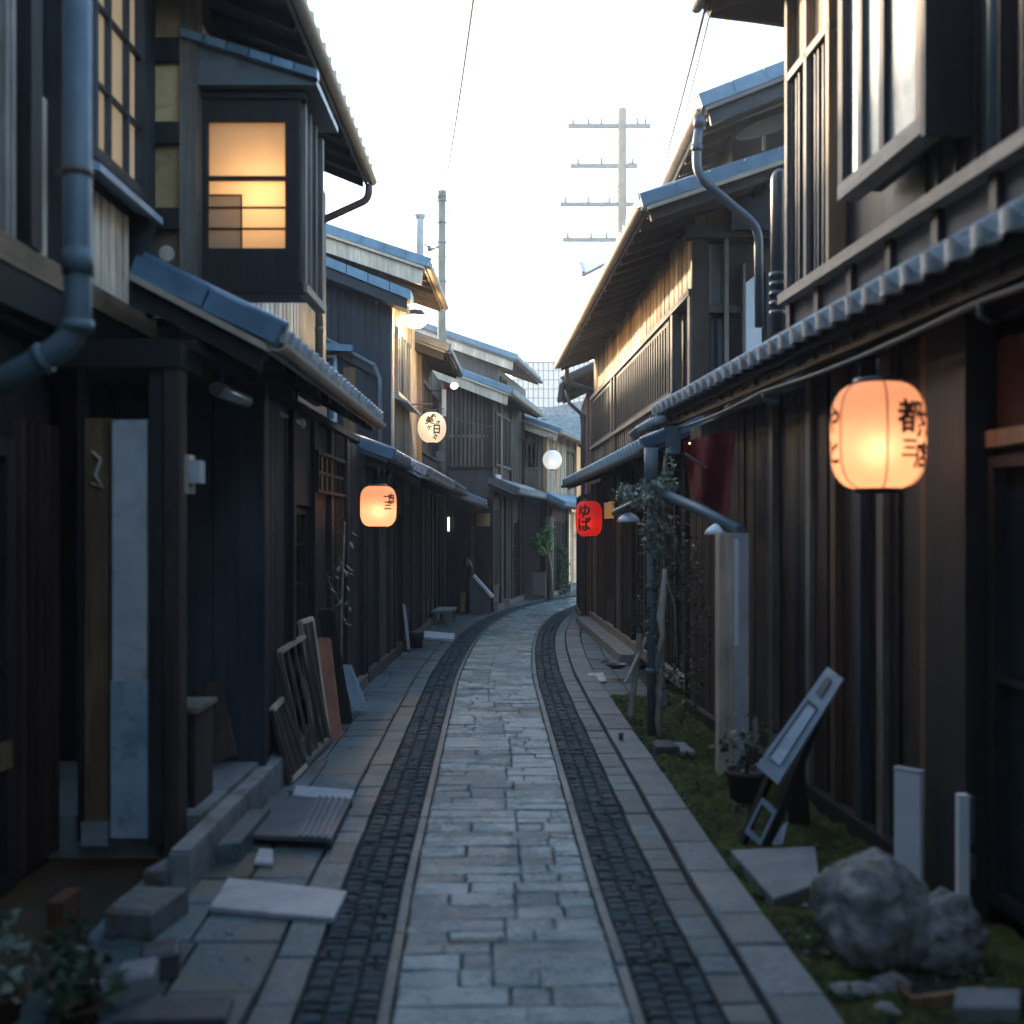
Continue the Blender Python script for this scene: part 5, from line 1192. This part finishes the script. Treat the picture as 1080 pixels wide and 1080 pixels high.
# low cabinet and leaning board inside porch, wall lamp
t = thing('cabinet', (-1.9, 5.9, .22), 'small dark wooden cabinet standing inside the porch', 'cabinet')
m = MB(); m.box(WF, -1.80, -1.67, 6.0, 6.35, .22, .72, .5); m.build('body', 'brown_wood', t); m = MB(); m.box(WF, -1.82, -1.65, 5.98, 6.37, .722, .75); m.build('top', 'grey_wood', t)
m = MB(); m.box(WF, -1.785, -1.685, 5.985, 5.998, .27, .68, .7); m.build('door', 'red_wood', t)
t = thing('leaning_board', (-1.8, 7.1, .22), 'dark board leaning against the back wall of the porch', 'board')
m = MB(); m.beam(pt(237, 800, 6.95), pt(220, 722, 7.15), .16, .03, up=(0, 1, .2)); m.build('panel', 'brown_wood', t)
t = thing('wall_lamp', pt(205, 495, 5.7), 'small white box lamp on the dark porch post', 'lamp')
m = MB(); a = pt(198, 484, 5.66); b = pt(214, 512, 5.66); m.box(WF, a.x + .02, b.x, 5.60, 5.70, b.z + .01, a.z - .01, .5); m.build('box', 'white_paint', t)
m = MB(); m.box(WF, a.x - .005, a.x + .02, 5.62, 5.72, b.z - .04, a.z + .02, .5); m.build('backplate', 'cream_wood', t)
# leaning frames at left
def leanframe(label, bot0, bot1, top0, top1, mat, bars=1, fill=None, fw=.035, group='frames leaning on the left wall', name='wooden_screen', cat='screen'):
    bot0, bot1, top0, top1 = map(V, (bot0, bot1, top0, top1)); nrm = (bot1 - bot0).cross(top0 - bot0).normalized()
    t = thing(name, bot0, label, cat, group)
    for p, q in ((bot0, top0), (bot1, top1)): MB().beam(p, q, fw, .03, up=nrm).build('stile', mat, t)
    for p, q in ((bot0, bot1), (top0, top1)): MB().beam(p, q, .026, fw, up=nrm.cross(bot1 - bot0)).build('rail', 'cream_wood' if mat == 'grey_wood' else mat, t)
    if bars:
        m = MB()
        for i in range(bars):
            k = (i + 1) / (bars + 1); m.beam(bot0.lerp(bot1, k), top0.lerp(top1, k), .022, .02, up=nrm)
        m.build('bars', mat, t)
    if fill:
        m = MB(); q = [bot0, bot1, top1, top0]; o = nrm * .008; m.add([p - o for p in q] + [p + o for p in q], [(0, 1, 2, 3), (7, 6, 5, 4), (0, 4, 5, 1), (1, 5, 6, 2), (2, 6, 7, 3), (3, 7, 4, 0)], .5); m.build('panel', fill, t)
    return t
leanframe('tall slatted wooden frame with a pale top rail leaning on the left wall', (-1.46, 8.0, .03), (-1.44, 8.95, .03), (-1.585, 7.75, .85), (-1.585, 8.75, .87), 'grey_wood', 3)
leanframe('smaller pale framed panel leaning lowest and nearest by the porch', (-1.46, 7.5, .03), (-1.45, 8.0, .03), (-1.575, 7.45, .50), (-1.575, 7.8, .52), 'grey_wood', 2, 'black_wood')
leanframe('pale slatted screen tucked behind the tall slatted frame', (-1.50, 8.6, .03), (-1.45, 9.0, .03), (-1.60, 8.6, .98), (-1.575, 8.95, .98), 'cream_wood', 1, 'brown_wood')
leanframe('rusty orange board leaning between the slatted frame and the wall', (-1.50, 9.05, .03), (-1.36, 9.05, .03), (-1.60, 9.35, .78), (-1.50, 9.35, .78), 'rust_board', 0, 'rust_board', fw=.02, name='leaning_board', cat='board')
leanframe('tall dark panel leaning behind the rusty orange board', (-1.50, 9.7, .03), (-1.38, 9.75, .03), (-1.60, 9.5, 1.0), (-1.52, 9.55, 1.0), 'black_wood', 1, 'black_wood', fw=.03)
leanframe('grey green board leaning farthest of the group on the left wall', (-1.44, 10.4, .03), (-1.32, 10.4, .03), (-1.58, 10.5, .42), (-1.49, 10.5, .42), 'pale_blue', 0, 'pale_blue', fw=.02, name='leaning_board', cat='board')
# bamboo sprigs by the left wall
t = thing('bamboo_plant', (-1.5, 9.6, 0), 'thin bamboo sprig with long leaves against the dark left wall', 'plant')
m = MB(); m.tube([(-1.50, 10.0, .0), (-1.5, 10.0, .9), (-1.47, 10.0, 1.75)], .008, 6); m.tube([(-1.5, 10.0, 1.0), (-1.6, 9.9, 1.25)], .005, 5); m.build('stem', 'bark', t)
m = MB()
for k in range(46):
    h = R.choice([R.gauss(1.28, .1), R.gauss(1.55, .12), R.gauss(.95, .1)]); c = V((-1.5 + R.gauss(0, .06), 10 + R.gauss(0, .1), h)); d = V((R.uniform(-1, 1), R.uniform(-1, .3), -R.uniform(.1, .7))).normalized(); L = R.uniform(.07, .15); sd = d.cross(V((0, 0, 1))).normalized() * L * .09
    m.add([c, c + d * L * .4 + sd, c + d * L, c + d * L * .4 - sd], [(0, 1, 2), (0, 2, 3)])
m.build('leaves', 'leaf_pale', t)
# planters bottom left
def planter(label, x, y, r, h, mat, lm, nl, lh, size, cat='potted plant'):
    t = thing('potted_plant', (x, y, 0), label, cat, 'potted plants along the walls')
    m = MB(); m.lathe((x, y, 0), [(r * .72, 0), (r * .95, h * .85), (r * 1.05, h * .86), (r * 1.05, h), (r * .92, h), (r * .88, h * .9)], 24, .5); m.build('pot', mat, t)
    m = MB()
    for i in range(7):
        a = R.uniform(0, 6.3); e = V((x + math.cos(a) * r * .9, y + math.sin(a) * r * .9, h + lh * R.uniform(.6, 1))); m.tube([(x, y, h * .9), V((x, y, h)).lerp(e, .5) + V((0, 0, .02)), e], .005, 5)
    m.build('stems', 'bark', t)
    m = MB(); leafmb(m, (x, y, h + lh * .55), r * 1.5, nl, size, .1, (1, 1, lh / (r * 1.8))); m.build('leaves', lm, t)
planter('clay pot with dark broad leaves at the bottom left corner', -1.48, 3.90, .08, .07, 'clay', 'leaf', 90, .17, .085)
planter('plant with pale grey green leaves at the far left edge', -1.76, 3.92, .08, .10, 'clay', 'leaf_pale', 80, .18, .075)
planter('dark pot with drooping foliage between the clay pot and the stone block', -1.60, 4.10, .08, .06, 'dark_clay', 'leaf', 110, .16, .05)
x, y = gp(62, 985); t = tag(MB().box(WF, x - .05, x + .02, y, y + .2, 0, .13).build('brick_stack', 'clay'), 'brown clay block standing behind the plants at the lower left', 'block')
x, y = gp(20, 1070); 
# left far details: cabinet with sloped lid, posts, bag
t = thing('sloped_cabinet', (-.6, 22.5, 0), 'grey cabinet with a white sloping lid before the slatted gable house', 'cabinet')
FS = Frame((-.83, 22.3), e=(1, 0), out=(0, -1)); m = MB(); m.prisms(FS, [(0, 0), (0, .72), (.08, .72), (.40, .36), (.40, 0)], -.35, .0, .4); m.build('body', 'plaster_grey', t)
m = MB(); m.prisms(FS, [(.06, .735), (.09, .775), (.47, .34), (.43, .31)], -.37, .05, .5); m.build('lid', 'white_board', t)
t = thing('hanging_bag', pt(492, 597, 22.3), 'dark round bag hung on the wooden post by the side door', 'bag')
c = pt(492.5, 597, 22.2); m = MB(); m.lathe(c, [(.02, -.17), (.08, -.14), (.11, -.04), (.10, .05), (.05, .13), (.02, .16)], 16, .5); m.build('body', 'dark_plastic', t); m = MB(); m.tube([c + V((-.02, 0, .14)), c + V((0, 0, .34)), c + V((.02, 0, .14))], .008, 5); m.build('strap', 'cable_black', t)
for i, (u, v, w, h) in enumerate(((520, 645, .22, .20), (531, 641, .26, .17))):
    block('stone_block', ['pale grey block at the corner of the slatted gable house, left of two', 'pale grey block at the corner of the slatted gable house, right of two'][i], u, v, w, .25, h, 'concrete', group='blocks at the gable corner', rz=.2)
# low bench / pipes further along left
t = thing('low_bench', (-1.2, 17.5, 0), 'low grey bench with a white edge at the foot of the left houses', 'bench')
FS = Frame((-1.42, 19.6), (-1.35, 20.7)); m = MB(); m.box(FS, 0, 1.0, .03, .36, .22, .26); m.build('seat', 'concrete', t)
for s in (.05, .9):
    for d_ in (.06, .3): MB().box(FS, s, s + .05, d_, d_ + .05, 0, .22).build('leg', 'gutter_metal', t)
t = thing('pale_board', (-1.4, 15.5, 0), 'pale board leaning beside black clutter against the left house front', 'board')
m = MB(); m.beam((-1.42, 15.7, 0), (-1.50, 15.8, .62), .28, .02, up=(1, 0, 0)); m.build('panel', 'white_paint', t)
m = MB(); m.lathe((-1.36, 16.1, 0), [(.09, 0), (.12, .2), (.12, .22), (.1, .22)], 16, .5); tag(m.build('black_bucket', 'dark_plastic'), 'small black bucket at the foot of the left house fronts', 'bucket')
# a-frame sign, potted plants at far
def aframe(label, c, w, h, mat):
    t = thing('sandwich_board', c, label, 'sign'); c = V(c)
    for sg, nm in ((1, 'front_board'), (-1, 'rear_board')):
        m = MB(); m.beam(c + V((-w / 2, sg * -.18, 0)), c + V((-w / 2, 0, h)), .03, .03, up=(0, 1, 0)); m.beam(c + V((w / 2, sg * -.18, 0)), c + V((w / 2, 0, h)), .03, .03, up=(0, 1, 0)); m.beam(c + V((-w / 2, 0, h)), c + V((w / 2, 0, h)), .03, .03); o = m.build(nm, mat, t)
        m = MB(); m.add([c + V((-w / 2, sg * -.16, .1)), c + V((w / 2, sg * -.16, .1)), c + V((w / 2, sg * -.01, h - .02)), c + V((-w / 2, sg * -.01, h - .02))], [(0, 1, 2, 3)], .5)
        m.add([c + V((-w / 2, sg * -.15, .1)), c + V((w / 2, sg * -.15, .1)), c + V((w / 2, sg * -.0, h - .02)), c + V((-w / 2, sg * -.0, h - .02))], [(3, 2, 1, 0)], .5); m.build('panel', 'dark_plastic', o)
x, y = gp(569, 632.5); aframe('dark folding sign board with a pale frame on the bend', (x, y, 0), .28, .66, 'grey_wood')
t = thing('climbing_plant', (.8, 26.7, 0), 'bright green climbing plant under the teal pent roof at the bend', 'plant')
m = MB(); leafmb(m, pt(573, 572, 26.75), .25, 420, .09, .2, (1, 1, 1.2)); leafmb(m, pt(578, 560, 26.75), .16, 120, .09, .2); m.build('leaves', 'leaf_bright', t)
m = MB(); m.tube([pt(583, 631, 26.8), pt(582, 600, 26.8), pt(577, 575, 26.75), pt(573, 560, 26.75)], .02, 6); m.build('stem', 'bark', t)
m = MB(); m.tube([pt(580, 631, 27.0), pt(580, 545, 27.0)], .10, 10, .5); tag(m.build('grey_post', 'grey_wood'), 'weathered grey post beside the climbing plant', 'post')
t = thing('bushy_plant', (1.24, 28.6, 0), 'tall dense green bush growing at the inside of the bend', 'plant')
m = MB(); 
for k in range(6): leafmb(m, pt(592 + R.uniform(-2, 2), 580 + k * 8, 28.6), .17, 130, .085, .2, (1.0, 1, 1.1))
m.build('leaves', 'leaf', t); m = MB(); m.tube([pt(592, 627, 28.6), pt(592, 580, 28.6)], .02, 6); m.build('stem', 'bark', t)

# ================================================================== STREET CLUTTER, RIGHT
rock('garden_rock', 'big rounded grey rock at the lower right, nearest the kerb', (U(922) * 4.48, 4.48, .0), .285, (.80, .9, .84), seed=3, group='rocks by the right wall')
rock('garden_rock', 'smaller jagged pale rock leaning right of the big rounded rock', (U(990) * 4.38, 4.38, .0), .18, (.95, .9, .95), seed=11, group='rocks by the right wall', amp=.5)
for i, (u, v, r_, lb) in enumerate(((890, 1050, .05, 'small pebble stone left of the row under the big rock'), (912, 1052, .06, 'flat small stone in the middle under the big rock'), (940, 1046, .07, 'pinkish small stone at the right under the big rock'), (935, 1072, .05, 'small pale stone nearest the camera on the moss'))):
    x, y = gp(u, v); rock('small_stone', lb, (x, y, 0), r_, (1.1, 1, .5), seed=20 + i, group='small stones before the rocks', sub=3)
t = thing('wood_planter', (1.62, 4.1, 0), 'low orange brown timber edging at the lower right corner', 'planter')
x, y = gp(960, 1068); m = MB(); m.beam((x, y, .03), (x + .3, y + .08, .03), .03, .05); m.build('front_board', 'ochre_wood', t)
m = MB(); m.beam((x, y + .02, .03), (x + .02, y + .25, .03), .03, .05); m.build('side_board', 'ochre_wood', t)
m = MB(); m.box(WF, x + .03, x + .28, y + .09, y + .25, -.02, .03); m.build('soil', 'earth', t)
m = MB(); m.slab([gp(1005, 1080), gp(1075, 1080), gp(1078, 1060), gp(1008, 1058)], 0, .06, .008, .5); tag(m.build('stone_tile', 'concrete'), 'grey paving tile at the very bottom right corner', 'tile')
# white boards at wall
t = thing('upright_board', (1.87, 5.4, 0), 'short white board standing upright against the right wall behind the big rock', 'board')
m = MB(); a = FR.su(972, .06); F5 = Frame((U(943) * 5.35, 5.35), (U(970) * 5.25 + .0, 5.25), side=1); m.box(F5, 0, .135, -.03, .0, .05, .56, .5); m.build('panel', 'white_board', t)
m = MB(); m.box(F5, -.002, .137, -.032, .002, .561, .575, .7); m.build('top_edge', 'white_paint', t)
t = thing('white_stake', (1.95, 4.9, 0), 'thin white stake with an iron catch standing at the right wall', 'stake')
x = U(1016) * 4.85; m = MB(); m.box(WF, x - .022, x + .022, 4.84, 4.88, 0, .56, .6); m.build('stake', 'white_board', t)
m = MB(); m.box(WF, x + .023, x + .05, 4.85, 4.88, .35, .55); m.box(WF, x + .023, x + .055, 4.85, 4.88, .2, .3); m.build('catch', 'gutter_dark', t)
# leaning sign assembly
t = thing('leaning_sign', (1.3, 6.1, 0), 'blue white framed sign board leaning over on a dark timber stand at the right', 'sign')
def quadbox(mb, pts, th, tone=.5):
    q = [V(p) for p in pts]; nrm = (q[1] - q[0]).cross(q[3] - q[0]).normalized() * th
    mb.add(q + [p + nrm for p in q], [(0, 1, 2, 3), (7, 6, 5, 4), (0, 4, 5, 1), (1, 5, 6, 2), (2, 6, 7, 3), (3, 7, 4, 0)], tone)
def fr4(mb, q, w, th, off):
    """frame of four strips just inside quad q"""
    q = [V(p) for p in q]; c = sum(q, V()) / 4; nrm = (q[1] - q[0]).cross(q[3] - q[0]).normalized()
    o = nrm * off
    for i in range(4):
        a, b = q[i], q[(i + 1) % 4]; ai = a.lerp(c, w / (a - c).length); bi = b.lerp(c, w / (b - c).length); quadbox(mb, [a + o, b + o, bi + o, ai + o], th)
def up(u, v, Y): return pt(u, v, Y)
Q = [up(799, 810, 6.15), up(822, 829, 6.0), up(891, 718, 6.2), up(874, 705, 6.35)]
m = MB(); quadbox(m, Q, .02); m.build('board', 'sign_blue', t)
m = MB(); c = [Q[0].lerp(Q[3], .12).lerp(Q[1].lerp(Q[2], .12), .2), Q[0].lerp(Q[3], .12).lerp(Q[1].lerp(Q[2], .12), .72), Q[0].lerp(Q[3], .68).lerp(Q[1].lerp(Q[2], .68), .72), Q[0].lerp(Q[3], .68).lerp(Q[1].lerp(Q[2], .68), .2)]
n_ = (Q[1] - Q[0]).cross(Q[3] - Q[0]).normalized(); sgn = -1 if n_.dot(Q[0] - V((0, 0, CZ))) > 0 else 1
def offq(q, k): return [p + n_ * sgn * (k + (.0205 if sgn > 0 else .003)) for p in q]

quadbox(m, offq(c, .004), .002); m.build('inset_panel', 'pale_blue', t)
m = MB(); a = [c[0].lerp(c[3], .0), c[0].lerp(c[1], .12), c[3].lerp(c[2], .12), c[3]]; quadbox(m, offq(a, .008), .003); b = [c[3].lerp(c[0], .05), c[2].lerp(c[1], .05), c[2], c[3]]; quadbox(m, offq(b, .008), .003)
e_ = [Q[0].lerp(Q[3], .76).lerp(Q[1].lerp(Q[2], .76), .3), Q[0].lerp(Q[3], .76).lerp(Q[1].lerp(Q[2], .76), .6), Q[0].lerp(Q[3], .93).lerp(Q[1].lerp(Q[2], .93), .6), Q[0].lerp(Q[3], .93).lerp(Q[1].lerp(Q[2], .93), .3)]
quadbox(m, offq(e_, .005), .003); m.build('dark_inlay', 'slate_wood', t)
m = MB(); m.beam(up(870, 735, 6.3), up(797, 915, 6.05), .05, .05); m.beam(up(812, 818, 6.2), up(782, 892, 6.1), .035, .035); m.beam(up(835, 800, 6.35), up(845, 880, 6.5), .12, .03); m.build('stand', 'black_wood', t)
Q2 = [up(785, 878, 6.0), up(802, 892, 5.95), up(820, 855, 6.0), up(804, 841, 6.05)]
m = MB(); fr4(m, Q2, .035, .012, .0); m.build('small_frame', 'sign_blue', t)
m = MB(); quadbox(m, [up(814, 890, 6.0), up(823, 895, 6.0), up(830, 867, 6.05), up(824, 872, 6.05)], .012); m.build('side_fin', 'pale_blue', t)
slab_thing('concrete_pad', 'triangular concrete pad beneath the leaning sign', 'slab', [gp(770, 896, .06), gp(816, 948, .06), gp(865, 930, .06), gp(860, 892, .06)], 0, .06, 'concrete')
planter('dark pot with pale flowers behind the leaning sign on the moss', U(788) * 7.0, 7.0, .135, .21, 'dark_clay', 'leaf', 100, .28, .05)
block('stone_block', 'low concrete block on the moss at the foot of the ivy pipe', 716, 800, .25, .35, .06, 'concrete', group='blocks on the moss')
block('stone_block', 'small dark block on the moss close to the white pillar', 705, 800, .16, .18, .10, 'rubber_mat', group='blocks on the moss')
slab_thing('white_slab', 'pale flat slab beside the right step', 'slab', [gp(617, 719, .03), gp(640, 718, .03), gp(636, 709, .03), gp(620, 710, .03)], 0, .03, 'white_paint')
x, y = gp(650, 705, .12); t = tag(MB().lathe((x, y, .12), [(.06, 0), (.11, .03), (.125, .055), (.11, .05), (.05, .02)], 18).build('bowl', 'dark_plastic'), 'black shallow bowl on the stone step at the right', 'bowl')
tag(MB().lathe((*gp(655, 780, .035), .035), [(.018, 0), (.02, .05), (.012, .055)], 12).build('small_cup', 'gutter_dark'), 'tiny dark cup standing on the right kerb', 'cup')
t = thing('leaning_stick', (1.6, 7.3, 0), 'short grey stick standing at the right wall by the potted plant', 'stick')
m = MB(); m.beam(pt(798, 790, 7.3), pt(796, 757, 7.4), .03, .03, up=(0, 1, 0)); m.build('stick', 'grey_wood', t)

g = MB()
for _ in range(150):
    s = R.uniform(2.5, 10); o = R.choice([R.uniform(1.14, 1.25), R.uniform(1.14, 1.75)]); p = path(s, o); r_ = R.uniform(.006, .02)
    g.lathe((p.x, p.y, R.uniform(.0, .02)), [(r_ * .5, -r_ * .3), (r_, 0), (r_ * .6, r_ * .5)], 6, None, False)
for _ in range(110):
    s = R.uniform(2.5, 14); p = path(s, R.uniform(-1.6, -.9)); r_ = R.uniform(.003, .01)
    g.lathe((p.x, p.y, .0), [(r_ * .5, -r_ * .3), (r_, .002), (r_ * .6, r_ * .5)], 6, None, False)
tag(g.build('gravel', 'stone_side'), kind='stuff', label='loose pebbles scattered along the house fronts')
g = MB()
for _ in range(130):
    s = R.uniform(2.5, 16); o = R.choice([R.uniform(.9, 1.7), R.uniform(-1.6, -.8), R.uniform(-.45, .45) if R.random() < .3 else R.uniform(1.0, 1.6)]); p = path(s, o); a = R.uniform(0, 6.3); L = R.uniform(.012, .035)
    d = V((math.cos(a), math.sin(a), R.uniform(-.1, .3))) * L; n = V((-math.sin(a), math.cos(a), R.uniform(-.2, .2))) * L * .35; q = V((p.x, p.y, .012 if o < .9 else .048))
    g.add([q - d, q + n, q + d, q - n], [(0, 1, 2, 3)])
tag(g.build('fallen_leaves', 'ochre_wood'), kind='stuff', label='small dry fallen leaves scattered over the paving')
hm = bpy.data.materials.new('haze'); hm.use_nodes = True; hn = hm.node_tree; hn.nodes.remove(hn.nodes['Principled BSDF'])
pv = hn.nodes.new('ShaderNodeVolumePrincipled'); pv.inputs['Density'].default_value = .0026; pv.inputs['Color'].default_value = (.97, .96, .94, 1); pv.inputs['Anisotropy'].default_value = .3
hn.links.new(pv.outputs[0], hn.nodes['Material Output'].inputs['Volume']); MATS['haze'] = hm
g = MB().box(WF, -S_ - 5, S_ + 5, -S_ - 5, S_ + 5, -1.1, 22, .5); tag(g.build('haze', 'haze'), kind='stuff', label='thin pale evening haze filling the lane')
# ================================================================== SKY, SUN, CAMERA
w = bpy.data.worlds.new('World'); SC.world = w; w.use_nodes = True; nt = w.node_tree
bg = nt.nodes['Background']; sky = nt.nodes.new('ShaderNodeTexSky'); sky.sky_type = 'NISHITA'; sky.sun_disc = False
EL, AZ = math.radians(13.5), math.radians(-42)       # sun ahead and to the left
sky.sun_elevation = EL; sky.sun_rotation = AZ; sky.air_density = 1.0; sky.dust_density = 1.4; sky.ozone_density = 1.3
nt.links.new(sky.outputs[0], bg.inputs[0]); bg.inputs[1].default_value = .15
sl = bpy.data.lights.new('sun', 'SUN'); sl.energy = 2.0; sl.angle = math.radians(4); sl.color = (1, .76, .52)
so = bpy.data.objects.new('sun', sl); COL.objects.link(so)
dirv = V((math.sin(AZ) * math.cos(EL), math.cos(AZ) * math.cos(EL), math.sin(EL)))
so.rotation_euler = (-dirv).to_track_quat('-Z', 'Y').to_euler()
point(EAVE_LAMP + V((.05, 0, -.2)), 22, (1, .64, .28), .06).name = 'eave_lamp_bulb'
cd = bpy.data.cameras.new('camera'); cam = bpy.data.objects.new('camera', cd); COL.objects.link(cam); SC.camera = cam
cam.location = (0, 0, CZ); cam.rotation_euler = (math.pi / 2, 0, 0)
cd.sensor_width = 36; cd.lens = 36 * FP / 1080; cd.shift_y = (HV - 540) / 1080; cd.clip_end = 2000
cd.dof.use_dof = True; cd.dof.focus_distance = 17; cd.dof.aperture_fstop = 1.5
SC.view_settings.view_transform = 'Standard'; SC.view_settings.look = 'None'; SC.view_settings.gamma = 1
SC.view_settings.exposure = 2.9
SC.cycles.max_bounces = 6; SC.cycles.diffuse_bounces = 3
